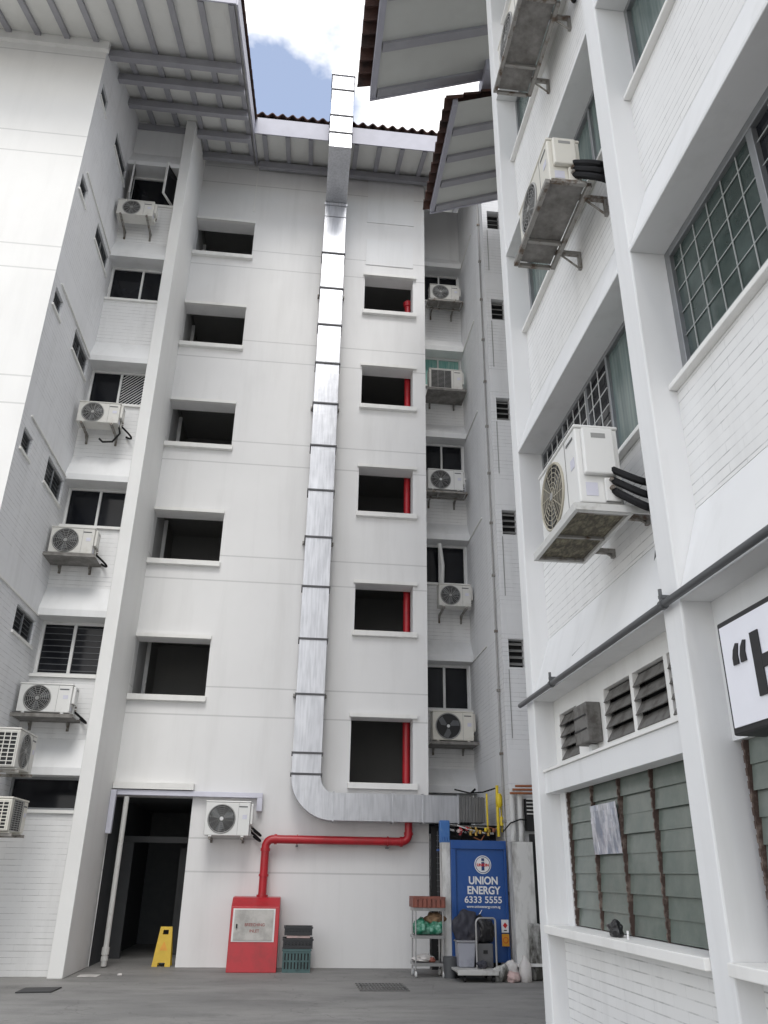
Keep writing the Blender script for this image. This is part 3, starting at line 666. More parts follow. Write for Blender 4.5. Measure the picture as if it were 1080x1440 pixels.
# ------------------------------------------------------------------ air conditioner condensers
ACG = 'air conditioner condensers on the walls'
def condenser(loc, rot, w, h, d, label, fx=-0.14, style='round', mat='ac', gap=0.12, bracket='arms', drop=0.15, hr=0.019, guard='wire', cover=True, coil=False, hose=None, fr=None, sticker=False):
    t = thing('air_conditioner', loc, label, 'air conditioner', ACG, rot, local=True)
    x0, x1, y0, y1 = -w / 2, w / 2, -d / 2, d / 2
    c = MB(); c.box(x0, x1, y0, y1, 0.025, h - 0.03); c.box(x0 - 0.008, x1 + 0.008, y0 - 0.008, y1 + 0.008, h - 0.028, h)
    c.box(x0 + 0.08, x0 + 0.14, y0 - 0.01, y1 + 0.01, 0, 0.023); c.box(x1 - 0.14, x1 - 0.08, y0 - 0.01, y1 + 0.01, 0, 0.023)
    c.build('casing', mat, t, bevel=0.012)
    cx = w * fx; cz = h * 0.5; r = fr or min(h * 0.42, w * 0.3)
    if style == 'round' or style == 'open':
        MB().disc((cx, y0 - 0.003, cz), r).build('fan_opening', 'black', t)
        gmb = MB(); gmb.ring((cx, y0 - 0.006, cz), r, 0.012, seg=40)
        if style == 'round':
            nr = 7
            for k in range(1, nr): gmb.ring((cx, y0 - 0.012, cz), r * k / nr, 0.0035, seg=32, cs=4)
            for k in range(12):
                a = k * math.pi / 6; gmb.tube([(cx + 0.03 * math.cos(a), y0 - 0.012, cz + 0.03 * math.sin(a)), (cx + r * math.cos(a + 0.35), y0 - 0.012, cz + r * math.sin(a + 0.35))], 0.0035, 4)
        gmb.build('fan_guard', guard, t)
        fb = MB()
        for k in range(3):
            a = k * 2 * math.pi / 3 + 0.4; pts = []
            for (rr_, da, dy) in ((0.05, -0.3, 0), (r * 0.9, -0.35, -0.001), (r * 0.93, 0.1, -0.002), (r * 0.6, 0.5, -0.003), (0.06, 0.5, -0.002)):
                pts.append((cx + rr_ * math.cos(a + da), y0 - 0.0055 + dy * 0.3, cz + rr_ * math.sin(a + da)))
            fb.quad(*pts)
        fb.build('fan', 'pipe_grey', t)
        hb = MB(); hb.tube([(cx, y0 - 0.006, cz), (cx, y0 - 0.02, cz)], 0.032, 14); hb.build('fan_hub', 'bar' if style == 'open' or sticker else 'wire', t)
    else:
        MB().box(cx - r, cx + r, y0 - 0.003, y0 - 0.001, cz - r, cz + r).build('fan_opening', 'black', t)
        gmb = MB()
        for k in range(15): gmb.box(cx - r, cx + r, y0 - 0.012, y0 - 0.005, cz - r + 2 * r * k / 14 - 0.004, cz - r + 2 * r * k / 14 + 0.004)
        for k in range(4): gmb.box(cx - r + 2 * r * k / 3 - 0.005, cx - r + 2 * r * k / 3 + 0.005, y0 - 0.016, y0 - 0.0125, cz - r, cz + r)
        gmb.build('fan_guard', guard, t)
    # panel line, badge and sticker on the front
    ln = MB(); ln.box(x0 + w * 0.735, x0 + w * 0.741, y0 - 0.004, y0 - 0.001, 0.04, h - 0.035); ln.build('panel_seam', 'wire', t)
    MB().box(x1 - 0.2, x1 - 0.05, y0 - 0.004, y0 - 0.001, h - 0.105, h - 0.085).build('badge', 'pipe_grey', t)
    MB().box(x1 - 0.13, x1 - 0.05, y0 - 0.004, y0 - 0.001, h * 0.5, h * 0.62).build('sticker', 'lav', t)
    if cover:
        s2 = MB(); s2.box(x1 + 0.002, x1 + 0.05, y0 + 0.04, y1 - 0.05, h * 0.36, h * 0.93); s2.build('service_cover', mat, t, bevel=0.012); MB().box(x1 + 0.049, x1 + 0.0515, -0.06, 0.05, h * 0.80, h * 0.86).build('handle_recess', 'wire', t)
        MB().box(x1 + 0.001, x1 + 0.003, y0 + 0.05, y0 + 0.14, h * 0.12, h * 0.28).build('sticker', 'lav', t); MB().box(x1 + 0.002, x1 + 0.03, 0.02, y1 - 0.03, h * 0.05, h * 0.33).build('pipe_cover', mat, t, bevel=0.006)
        vv = MB(); vv.tube([(x1, y1 - 0.1, h * 0.2), (x1 + 0.06, y1 - 0.1, h * 0.2)], 0.016, 8); vv.tube([(x1, y1 - 0.1, h * 0.3), (x1 + 0.06, y1 - 0.1, h * 0.3)], 0.013, 8); vv.build('valve', 'steel', t)
    if coil:
        MB().box(x0 - 0.004, x0 - 0.001, y0 + 0.03, y1 - 0.02, 0.05, h - 0.06).build('coil', 'black', t)
        cg = MB()
        for k in range(9): cg.box(x0 - 0.014, x0 - 0.005, y0 + 0.03, y1 - 0.02, 0.05 + (h - 0.12) * k / 8 - 0.006, 0.05 + (h - 0.12) * k / 8 + 0.006)
        for k in range(4): cg.box(x0 - 0.018, x0 - 0.0145, y0 + 0.03 + (d - 0.05) * k / 3 - 0.007, y0 + 0.03 + (d - 0.05) * k / 3 + 0.007, 0.04, h - 0.05)
        cg.build('coil_guard', mat, t)
    yw = y1 + gap
    if bracket:
        for sx in (x0 + 0.11, x1 - 0.11):
            b = MB(); b.box(sx - 0.02, sx + 0.02, y0 - 0.05, yw, -0.042, -0.002); b.box(sx - 0.02, sx + 0.02, yw - 0.03, yw - 0.002, -drop - 0.045, -0.043)
            b.tube([(sx, yw - 0.03 - drop * 1.1, -0.042), (sx, yw - 0.03, -drop - 0.03)], 0.010, 6); b.build('bracket', 'steel', t)
        if bracket == 'cradle':
            zb = -0.05
            for (p, q, e, f) in ((x0 - 0.06, x1 + 0.06, y0 - 0.075, y0 - 0.045), (x0 - 0.06, x1 + 0.06, y1 + 0.0, y1 + 0.03), (x0 - 0.06, x0 - 0.03, y0 - 0.044, y1 - 0.001), (x1 + 0.03, x1 + 0.06, y0 - 0.044, y1 - 0.001)): MB().box(p, q, e, f, zb - 0.025, zb + 0.04).build('tray_frame', 'pvc', t, bevel=0.003)
            MB().box(x0 - 0.029, x1 + 0.029, y0 - 0.043, y1 - 0.002, zb + 0.0, zb + 0.008).build('drip_tray', 'tray_dirty', t)
            b = MB()
            for kk in range(3): b.box(x0 - 0.028 + (w + 0.03) * kk / 2, x0 + (w + 0.03) * kk / 2, y0 - 0.042, y1 - 0.003, zb - 0.02, zb - 0.001)
            b.build('cross_bar', 'steel', t)
            MB().box(x1 + 0.061, x1 + 0.075, y0 - 0.07, yw, zb - 0.02, zb + 0.035).build('side_rail', 'pvc', t)
        if bracket == 'tray':
            b = MB(); b.box(x0 - 0.05, x1 + 0.09, y0 - 0.055, yw - 0.09, -0.054, -0.044)
            for (p, q, e, f) in ((x0 - 0.05, x1 + 0.09, y0 - 0.075, y0 - 0.056), (x0 - 0.05, x1 + 0.09, yw - 0.089, yw - 0.07)): b.box(p, q, e, f, -0.062, -0.005)
            b.build('drip_tray', 'tray', t)
        if bracket == 'frame':
            b = MB()
            for yy in (y0 - 0.05, y1 + 0.02): b.box(x0 - 0.06, x1 + 0.08, yy - 0.022, yy + 0.022, -0.088, -0.044)
            for xx in (x0 - 0.06, x0 + 0.3 * w, x1 + 0.08): b.box(xx - 0.018, xx + 0.018, y0 - 0.025, y1 - 0.005, -0.085, -0.047)
            b.build('support_frame', 'steel', t, bevel=0.004)
            MB().box(x0 - 0.03, x1 + 0.05, y0 - 0.02, y1 - 0.01, -0.043, -0.037).build('base_plate', 'tray', t)
    if hose:
        for k in range(hose):
            z = h * (0.18 + 0.13 * k); pts = [(x1 + 0.02, y1 - 0.08, z)]
            for q in range(1, 9):
                f = q / 8; pts.append((x1 + 0.02 + 0.16 * math.sin(f * math.pi) + 0.05 * f, y1 - 0.08 + (gap + 0.07) * f, z - (hr * 6 + 0.04) * math.sin(f * math.pi * 0.85) + 0.02 * k * f))
            MB().tube(pts, hr, 8).build('refrigerant_pipe', 'rubber', t, smooth=True)
    return t
condenser((-4.15, 13.95, 14.53), 0, 0.78, 0.44, 0.3, 'topmost condenser of the left bay, under the window with open casements', fx=-0.1, mat='ac', gap=0.26)
condenser((-4.12, 13.98, 9.30), 0, 0.78, 0.48, 0.3, 'condenser with a looped black hose under the window with diagonal bars', mat='ac', gap=0.23, hose=1)
condenser((-4.17, 13.98, 6.6), 0, 0.76, 0.53, 0.3, 'condenser beneath the fourth window down the left bay', mat='ac', gap=0.23, bracket='tray', hose=1)
condenser((-4.12, 13.98, 3.8), 0, 0.84, 0.50, 0.32, 'condenser beneath the white-barred window of the left bay', mat='ac_new', gap=0.22, bracket='tray', hose=1)
condenser((-4.13, 12.92, 2.79), R(90), 0.85, 0.58, 0.32, 'upper of two condensers seen end-on at the left edge', mat='ac', gap=0.29, coil=True, fx=-0.1)
condenser((-4.06, 12.95, 1.94), R(90), 0.78, 0.48, 0.28, 'lower of two condensers seen end-on at the left edge', mat='ac_cream', gap=0.38, coil=True, fx=-0.1, style='square')
a1 = condenser((-1.08, 15.47, 2.04), 0, 0.78, 0.60, 0.28, 'white condenser on the wall beside the dark doorway', mat='ac_new', gap=0.17, bracket='arms', drop=0.04, fx=-0.13, sticker=True, hose=2)
condenser((3.27, 16.75, 15.28), 0, 0.78, 0.50, 0.28, 'topmost condenser of the right-hand narrow bay', mat='ac', gap=0.36, bracket='frame')
condenser((3.25, 16.75, 12.48), 0, 0.84, 0.62, 0.30, 'condenser with square guard below the pale green window', mat='ac', gap=0.35, bracket='tray', style='square', fx=-0.14)
condenser((3.20, 16.75, 9.70), 0, 0.84, 0.56, 0.28, 'third condenser down the narrow bay beside the stairwell openings', mat='ac_new', gap=0.36, bracket='frame', sticker=True)
condenser((3.36, 16.75, 6.86), 0, 0.72, 0.54, 0.28, 'condenser with a tall white pipe above it in the narrow bay', mat='ac', gap=0.36, bracket='arms')
condenser((3.26, 16.75, 3.98), 0, 0.86, 0.62, 0.30, 'lowest condenser of the narrow bay with its fan blades bare', mat='ac_cream', gap=0.35, bracket='tray', style='open', fx=-0.12)
big = dict(mat='ac_new', bracket='cradle', hose=3, hr=0.028, drop=0.03, guard='guard_tan')
condenser((2.115, 5.47, 3.93), R(-90), 0.90, 0.67, 0.33, 'large white condenser on a dirty tray at the corner block, lowest there', gap=0.22, **big)
condenser((2.10, 5.48, 7.05), R(-90), 0.92, 0.55, 0.30, 'middle condenser on a grey frame on the corner block', gap=0.25, mat='ac_cream', bracket='frame', hose=3, hr=0.03, drop=0.16)
condenser((2.12, 5.80, 9.95), R(-90), 0.98, 0.60, 0.34, 'uppermost condenser at the top edge, showing its stained underside', gap=0.21, mat='ac_cream', bracket='frame', hose=2, hr=0.03, drop=0.16)

# ------------------------------------------------------------------ kitchen exhaust duct
DU = thing('exhaust_duct', (0.27, 15.5, 2.36), 'long silver exhaust duct climbing the stairwell wall past the eaves', 'duct')
yf, yb = 15.3, 15.66
zz = [3.13, 3.5] + [3.5 + 1.075 * k for k in range(1, 13)]; zz[-1] = 16.5
for a, b in zip(zz, zz[1:]):
    MB().box(0.0, 0.53, yf, yb, a + 0.012, b - 0.012).build('duct_section', 'duct', DU)
for z in zz[:-1]:
    MB().box(-0.025, 0.555, yf - 0.025, yb + 0.02, z - 0.017, z + 0.017).build('flange', 'flange', DU)
e = MB()   # elbow at the foot
N = 14; pts_o = []; pts_i = []
for k in range(N + 1):
    t = math.pi + (math.pi / 2) * k / N
    pts_o.append((0.78 + 0.78 * math.cos(t), 3.11 + 0.76 * math.sin(t))); pts_i.append((0.78 + 0.25 * math.cos(t), 3.11 + 0.29 * math.sin(t)))
for k in range(N):
    for y in (yf, yb): e.quad((pts_o[k][0], y, pts_o[k][1]), (pts_o[k + 1][0], y, pts_o[k + 1][1]), (pts_i[k + 1][0], y, pts_i[k + 1][1]), (pts_i[k][0], y, pts_i[k][1]))
    for pl in (pts_o, pts_i): e.quad((pl[k][0], yf, pl[k][1]), (pl[k + 1][0], yf, pl[k + 1][1]), (pl[k + 1][0], yb, pl[k + 1][1]), (pl[k][0], yb, pl[k][1]))
e.build('elbow', 'duct', DU)
xs = [0.78, 1.86, 2.42, 3.06]
for a, b in zip(xs, xs[1:]): MB().box(a + 0.012, b - 0.012, yf, yb, 2.352, 2.818).build('duct_section', 'duct', DU)
for x in xs: MB().box(x - 0.015, x + 0.015, yf - 0.022, yb + 0.02, 2.335, 2.838).build('flange', 'duct', DU)
fx_ = MB()
for k in range(16): fx_.box(3.08 + 0.031 * k, 3.105 + 0.031 * k, yf + 0.012 + 0.012 * (k % 2), yb - 0.01, 2.365 + 0.01 * (k % 2), 2.81 - 0.01 * (k % 2))
fx_.build('flexible_joint', 'ribbed', DU)
# jog out under the eave, then up past the fascia
jg = MB(); jg.prism([(0.0, yb, 16.51), (0.0, yf, 16.51), (0.0, yf, 16.95), (0.0, 13.82, 17.25), (0.0, 13.82, 17.70), (0.0, yb, 17.40)], (0.53, 0, 0)); jg.build('offset_section', 'duct', DU)
MB().box(-0.02, 0.55, yf - 0.03, yf - 0.002, 16.86, 16.94).build('flange', 'duct', DU)
zt = [17.72, 18.3, 19.2, 19.72]
for a, b in zip(zt, zt[1:]): MB().box(0.0, 0.53, 13.82, 14.17, a + 0.012, b - 0.012).build('duct_section', 'duct', DU)
for z in zt[:-1]: MB().box(-0.022, 0.552, 13.80, 14.19, z - 0.017, z + 0.017).build('flange', 'flange', DU)
MB().box(-0.03, 0.56, 13.79, 14.2, 19.71, 19.80).build('cap', 'duct', DU)
for z in (4.6, 7.8, 11.1, 14.3): MB().box(-0.06, 0.59, yb + 0.021, 15.797, z, z + 0.05).build('wall_strap', 'steel', DU)

# ------------------------------------------------------------------ pipes and trunking
tr = MB(); tr.box(-3.19, -0.50, 15.66, 15.79, 2.725, 2.815); tr.box(-0.60, -0.50, 15.66, 15.79, 2.50, 2.724)
tr.box(-3.195, -3.10, 15.55, 15.655, 2.07, 2.80)
solo(tr.build('cable_trunking', 'lav', bevel=0.006), (-1.85, 15.79, 2.07), 'pale lavender cable trunking running above the dark doorway', 'trunking')
DP = thing('drain_pipe', (-2.93, 15.74, 0), 'grey white drain pipe standing in the dark doorway', 'pipe')
MB().tube([(-2.93, 15.70, 0.20), (-2.93, 15.70, 2.70)], 0.045, 12).build('pipe', 'pvc', DP, smooth=True)
k = MB(); k.tube([(-2.93, 15.70, 0.19), (-2.93, 15.70, 0.30)], 0.062, 12); k.tube([(-2.93, 15.70, 0.1), (-2.93, 15.70, 0.17)], 0.058, 12); k.tube([(-2.93, 15.70, 0.02), (-2.93, 15.70, 0.22)], 0.046, 12); k.build('coupling', 'pvc', DP, smooth=True)
RP = thing('dry_riser_pipe', (-0.38, 15.6, 1.1), 'red water pipe rising from the red cabinet and along the wall', 'pipe')
def arc(c, r, a0, a1, n=8): return [(c[0] + r * math.cos(a0 + (a1 - a0) * k / n), c[1], c[2] + r * math.sin(a0 + (a1 - a0) * k / n)) for k in range(n + 1)]
pts = [(-0.385, 15.6, 1.08)] + arc((-0.255, 15.6, 1.90), 0.13, math.pi, math.pi / 2) + arc((2.06, 15.6, 2.16), 0.13, -math.pi / 2, 0) + [(2.19, 15.6, 2.352)]
MB().tube(pts, 0.072, 14).build('pipe', 'red', RP, smooth=True)
for p, q in (((-0.385, 15.6, 1.42), (-0.385, 15.6, 1.46)), ((-0.385, 15.6, 1.83), (-0.385, 15.6, 1.88)), ((-0.24, 15.6, 2.03), (-0.19, 15.6, 2.03)), ((2.03, 15.6, 2.03), (2.08, 15.6, 2.03)), ((0.16, 15.6, 2.03), (0.18, 15.6, 2.03)), ((1.80, 15.6, 2.03), (1.82, 15.6, 2.03)), ((2.19, 15.6, 2.14), (2.19, 15.6, 2.19))): MB().tube([p, q], 0.086, 14).build('coupling', 'red', RP, smooth=True)
for x in (0.17, 1.81): MB().box(x - 0.02, x + 0.02, 15.58, 15.797, 1.91, 1.94).build('clamp', 'pipe_grey', RP)
MB().tube([(-0.385, 15.6, 1.075), (-0.385, 15.6, 1.13)], 0.10, 14).build('base_collar', 'red', RP, smooth=True)
RS = thing('red_riser_pipe', (2.17, 16.3, 3.0), 'vertical red riser pipe inside the right column of openings', 'pipe')
MB().tube([(2.24, 16.28, 2.9), (2.24, 16.28, 14.75)], 0.078, 14).build('pipe', 'red', RS, smooth=True)
k = MB(); k.tube([(2.24, 16.28, 14.66), (2.24, 16.28, 14.78), (2.24, 16.28, 14.86)], [0.1, 0.12, 0.05], 12); k.build('valve_cap', 'red', RS, smooth=True)
WP = thing('lightning_conductor', (3.76, 14.8, 0), 'thin grey conduit with clips running up the rear wing', 'conduit')
MB().tube([(3.785, 14.8, 0.0), (3.785, 14.8, 16.9)], 0.018, 8).build('pipe', 'wire', WP)
for kk in range(14): MB().box(3.755, 3.818, 14.775, 14.825, 1.2 + 1.15 * kk, 1.25 + 1.15 * kk).build('clip', 'steel', WP)
HP = thing('service_pipe', (2.2, 5.5, 3.05), 'dark grey pipe along the first-floor edge of the corner block', 'pipe')
MB().tube([(2.25, 7.95, 3.06), (2.25, -1.9, 3.06)], 0.024, 10).build('pipe', 'pipe_grey', HP, smooth=True)
for y in (6.9, 4.58, 2.6):
    k = MB(); k.tube([(2.25, y - 0.02, 3.06), (2.25, y + 0.02, 3.06)], 0.033, 10); k.box(2.23, 2.298, y - 0.015, y + 0.015, 3.10, 3.12); k.tube([(2.24, y, 3.06), (2.24, y, 3.16)], 0.012, 6); k.build('clamp', 'pipe_grey', HP)
tp = MB(); tp.tube([(3.16, 17.12, 7.40), (3.18, 17.1, 8.0), (3.12, 17.12, 8.55)], 0.05, 10)
solo(tp.build('vent_pipe', 'ac_new', smooth=True), (3.16, 17.12, 7.4), 'short white vent hose in front of the window in the narrow bay', 'pipe')
# waste hose under the corner-block condenser
hs = MB(); hs.tube([(2.44, 4.98, 3.92), (2.46, 4.95, 3.70), (2.46, 5.05, 3.52), (2.40, 5.9, 3.35), (2.36, 6.6, 3.24)], 0.008, 7)
solo(hs.build('drain_hose', 'pipe_grey', smooth=True), (2.44, 5.0, 3.24), 'thin dark drain hose looping below the lowest corner-block condenser', 'hose')
LK = MB(); LK.tube([(-3.78, 14.0, 9.5), (-3.70, 14.0, 9.2), (-3.82, 14.02, 9.02), (-4.0, 14.02, 9.0), (-4.08, 14.05, 9.08)], 0.02, 7)
solo(LK.build('cable_loop', 'rubber', smooth=True), (-3.9, 14.0, 9.0), 'black cable loop dangling under a condenser in the left bay', 'cable')

# ------------------------------------------------------------------ red breeching inlet cabinet
CA = thing('fire_cabinet', (-0.46, 15.4, 0), 'red fire inlet cabinet with a steel door standing against the wall', 'fire cabinet')
c = MB(); c.prism([(-0.87, 15.02, 0), (-0.87, 15.12, 0.96), (-0.87, 15.38, 1.09), (-0.87, 15.77, 1.10), (-0.87, 15.77, 0)], (0.81, 0, 0)); c.build('body', 'red', CA, bevel=0.01)
d = MB(); d.prism([(-0.80, 15.062, 0.46), (-0.80, 15.105, 0.91), (-0.80, 15.09, 0.912), (-0.80, 15.045, 0.462)], (0.64, 0, 0)); dd = d.build('door', 'steel_plate', CA)
fr = MB()
for (x0, x1, z0, z1) in ((-0.83, -0.80, 0.44, 0.93), (-0.16, -0.13, 0.44, 0.93), (-0.80, -0.16, 0.44, 0.465), (-0.80, -0.16, 0.905, 0.93)):
    fr.prism([(x0, 15.025 + (z0) * 0.104 - 0.014, z0), (x0, 15.025 + z1 * 0.104 - 0.014, z1), (x0, 15.025 + z1 * 0.104, z1), (x0, 15.025 + z0 * 0.104, z0)], (x1 - x0, 0, 0))
fr.build('door_frame', 'alu', CA)
MB().box(-0.765, -0.745, 15.03, 15.06, 0.64, 0.70).build('handle', 'black', CA)
for j, (s_, z) in enumerate((('BREECHING', 0.67), ('INLET', 0.58))):
    text(s_, 0.062, 'red_dull', dd, (-0.46, 15.055 + (z - 0.45) * 0.095 - 0.012, z), (R(90 - 5.5), 0, 0), bold=0.001)

# ------------------------------------------------------------------ stacked crates
def crate(loc, w, d_, h, mat, label, name='plastic_crate'):
    x, y, z = loc; t = thing(name, loc, label, 'crate', 'crates stacked beside the red cabinet')
    m = MB(); x0, x1, y0, y1 = x - w / 2, x + w / 2, y - d_ / 2, y + d_ / 2
    m.box(x0, x1, y0, y1, z, z + 0.02)
    for (a, b, c, e) in ((x0, x1, y0, y0 + 0.015), (x0, x1, y1 - 0.015, y1)):
        m.box(a, b, c, e, z + 0.021, z + 0.05); m.box(a, b, c, e, z + h - 0.06, z + h); m.box(a, b, c + 0.003, e - 0.003, z + h * 0.45, z + h * 0.52)
        n = 9
        for k in range(n): m.box(a + (b - a - 0.03) * k / (n - 1), a + 0.03 + (b - a - 0.03) * k / (n - 1), c + 0.001, e - 0.001, z + 0.051, z + h - 0.061)
    for (a, b) in ((x0 + 0.001, x0 + 0.015), (x1 - 0.015, x1 - 0.001)):
        m.box(a, b, y0 + 0.016, y1 - 0.016, z + 0.021, z + h - 0.001)
    m.build('body', mat, t)
    for (c, e) in ((y0 - 0.012, y0 - 0.001), (y1 + 0.001, y1 + 0.012)): MB().box(x0 - 0.012, x1 + 0.012, c, e, z + h - 0.03, z + h - 0.002).build('rim', mat, t)
    m = MB(); m.box(x0 + 0.02, x1 - 0.02, y0 + 0.02, y1 - 0.02, z + 0.022, z + h * 0.8); m.build('lining', 'black', t)
    return t
crate((0.26, 15.25, 0.0), 0.46, 0.40, 0.34, 'crate', 'green grey slatted crate at the bottom of the stack by the red cabinet')
crate((0.27, 15.25, 0.345), 0.49, 0.40, 0.15, 'crate_dark', 'black crate with pale goods, middle of the stack by the red cabinet')
crate((0.27, 15.27, 0.54), 0.46, 0.38, 0.13, 'crate_dark', 'black crate topmost of the stack by the red cabinet')
cg = MB(); cg.box(0.08, 0.47, 15.09, 15.40, 0.50, 0.535); solo(cg.build('flattened_box', 'bagpink'), (0.27, 15.2, 0.5), 'pale flattened packaging wedged between the two black crates', 'packaging')

# ------------------------------------------------------------------ wet floor sign
YS = thing('wet_floor_sign', (-2.02, 15.95, 0), 'yellow folding wet floor sign standing in the dark doorway', 'floor sign', rot=R(0))
def leaf(y_b, y_t, nm):
    mbx = MB(); xb0, xb1, xt0, xt1, zt_ = -2.17, -1.86, -2.10, -1.90, 0.60
    def P(u, v): 
        x0_ = xb0 + (xt0 - xb0) * v; x1_ = xb1 + (xt1 - xb1) * v
        return (x0_ + (x1_ - x0_) * u, y_b + (y_t - y_b) * v, zt_ * v)
    for (u0, u1, v0, v1) in ((0, 0.3, 0, 0.1), (0.7, 1, 0, 0.1), (0, 1, 0.1, 0.8), (0, 0.28, 0.8, 0.92), (0.72, 1, 0.8, 0.92), (0, 1, 0.92, 1)):
        mbx.prism([P(u0, v0), P(u1, v0), P(u1, v1), P(u0, v1)], (0, 0.014, 0))
    return mbx.build(nm, 'yellow', YS), P
lf, P_ = leaf(15.86, 15.97, 'front_leaf'); leaf(16.12, 15.99, 'back_leaf')
em = MB(); c0 = Vector(P_(0.5, 0.5)); 
for k in range(1): em.prism([tuple(c0 + Vector((-0.07, -0.012, -0.06))), tuple(c0 + Vector((0.07, -0.012, -0.06))), tuple(c0 + Vector((0.0, 0.008, 0.08)))], (0, 0.01, 0))
em.build('warning_triangle', 'orange', lf)

# ------------------------------------------------------------------ gas store with the blue door
GS = thing('gas_store', (3.25, 14.8, 0), 'gas cylinder store with a blue steel door between white posts', 'gas store')
MB().box(2.63, 2.77, 14.62, 14.85, 0, 2.0).build('post', 'post', GS)
MB().box(3.745, 4.10, 14.2, 14.48, 0, 2.02).build('post', 'post', GS)
MB().box(4.105, 4.5, 14.3, 14.4, 0, 2.15).build('gap_shade_panel', 'black', GS)  # black sheet standing in for the shaded gap right of the post
pf = MB(); pf.box(3.93, 4.12, 14.05, 14.19, 0.0, 0.80); pf.build('plinth', 'grime', GS, bevel=0.03)
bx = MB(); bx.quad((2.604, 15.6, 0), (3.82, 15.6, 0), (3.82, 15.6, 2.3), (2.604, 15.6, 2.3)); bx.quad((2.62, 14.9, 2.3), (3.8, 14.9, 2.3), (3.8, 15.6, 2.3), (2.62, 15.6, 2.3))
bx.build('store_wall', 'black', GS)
ms = MB()
for k in range(24): ms.box(2.40, 2.63, 15.00, 15.01, 0.05 + 0.09 * k, 0.06 + 0.09 * k)
for k in range(4): ms.box(2.61 + 0.04 * k, 2.62 + 0.04 * k, 15.02, 15.03, 0, 2.2)
ms2 = MB(); 
for k in range(24): ms2.box(2.605, 2.78, 15.00, 15.01, 0.05 + 0.09 * k, 0.062 + 0.09 * k)
for k in range(4): ms2.box(2.62 + 0.045 * k, 2.63 + 0.045 * k, 15.012, 15.02, 0, 2.2)
ms2.build('mesh_panel', 'pipe_grey', GS)
fr = MB(); fr.box(2.775, 2.86, 14.58, 14.66, 0.0, 1.90); fr.box(3.70, 3.742, 14.58, 14.66, 0.02, 1.90); fr.box(2.775, 3.742, 14.575, 14.665, 1.902, 2.04)
fr.build('door_frame', 'blue', GS, bevel=0.006)
dl = MB(); dl.box(2.862, 3.698, 14.615, 14.65, 0.20, 1.90); dl.box(2.87, 2.88, 14.605, 14.614, 0.2, 1.9); door = dl.build('door', 'blue', GS)
yd = 14.611
em = MB(); em.disc((3.33, yd, 1.66), 0.145, seg=40); emb = em.build('emblem', 'white', door)
k = MB(); k.ring((3.33, yd - 0.003, 1.66), 0.125, 0.006, seg=36, cs=4); k.tube([(3.33, yd - 0.004, 1.76), (3.33, yd - 0.004, 1.72)], 0.024, 8); k.box(3.305, 3.355, yd - 0.006, yd - 0.002, 1.57, 1.70); k.build('emblem_mark', 'navy', door)
text('UNION', 0.062, 'red_ink', door, (3.33, yd - 0.007, 1.635), TY, bold=0.002)
text('UNION', 0.165, 'white', door, (3.33, yd - 0.002, 1.36), TY, bold=0.0045, sx=0.92)
text('ENERGY', 0.165, 'white', door, (3.33, yd - 0.002, 1.21), TY, bold=0.0045, sx=0.92)
text('6333 5555', 0.14, 'white', door, (3.32, yd - 0.002, 1.075), TY, bold=0.002, sx=1.08)
text('www.unionenergy.com.sg', 0.056, 'white', door, (3.32, yd - 0.002, 1.00), TY, bold=0.001, sx=0.98)
sw = MB()
for k_ in range(8):
    f0, f1 = k_ / 8, (k_ + 1) / 8
    A = lambda f: (3.15 + 0.14 * f ** 0.8, yd - 0.002, 0.80 + 0.17 * f)
    wd = lambda f: 0.016 * (1 - f * 0.6)
    p, q = A(f0), A(f1); sw.quad((p[0] - wd(f0), p[1], p[2]), (p[0] + wd(f0), p[1], p[2]), (q[0] + wd(f1), q[1], q[2]), (q[0] - wd(f1), q[1], q[2]))
sw.build('flame_mark', 'white', door)
nb = MB().box(3.60, 3.72, 14.552, 14.572, 0.64, 0.83).build('notice_sign', 'white', GS)
k = MB(); k.prism([(3.66, 14.549, 0.79), (3.62, 14.549, 0.745), (3.66, 14.549, 0.70), (3.70, 14.549, 0.745)], (0, 0.002, 0)); k.build('diamond', 'red_ink', nb)
MB().box(3.635, 3.685, 14.5495, 14.5515, 0.665, 0.68).build('notice_line', 'ink', nb)
nb2 = MB().box(3.60, 3.72, 14.552, 14.572, 0.44, 0.62).build('notice_sign', 'orange', GS)
MB().ring((3.66, 14.55, 0.53), 0.04, 0.005, seg=20, cs=4).build('notice_mark', 'red_ink', nb2)
MB().box(3.70, 4.16, 14.0, 14.19, 0.20, 0.24).build('shelf', 'trim', GS)
# gas manifold and meters above the door
GM = thing('gas_manifold', (3.2, 15.0, 2.1), 'tangle of gas pipes, brass valves and hoses above the blue door', 'pipework')
k = MB(); k.tube([(2.75, 14.95, 2.24), (3.0, 14.95, 2.19), (3.62, 14.95, 2.17)], 0.018, 8); k.tube([(2.8, 14.99, 2.30), (3.55, 14.99, 2.27)], 0.014, 8); k.build('pipe', 'pvc', GM, smooth=True)
for x in (3.02, 3.20, 3.30, 3.52):
    k = MB(); k.tube([(x, 14.93, 2.13), (x, 14.93, 2.27)], [0.03, 0.022], 8); k.tube([(x, 14.90, 2.21), (x, 14.85, 2.21)], 0.03, 8); k.build('valve', 'brass' if x != 3.02 else 'red', GM, smooth=True)
for x0 in (2.9, 3.1, 3.4):
    k = MB(); k.tube([(x0, 14.9, 2.25), (x0 + 0.05, 14.86, 2.14), (x0 + 0.12, 14.88, 2.07), (x0 + 0.2, 14.95, 2.04)], 0.014, 7); k.build('hose', 'rubber', GM, smooth=True)
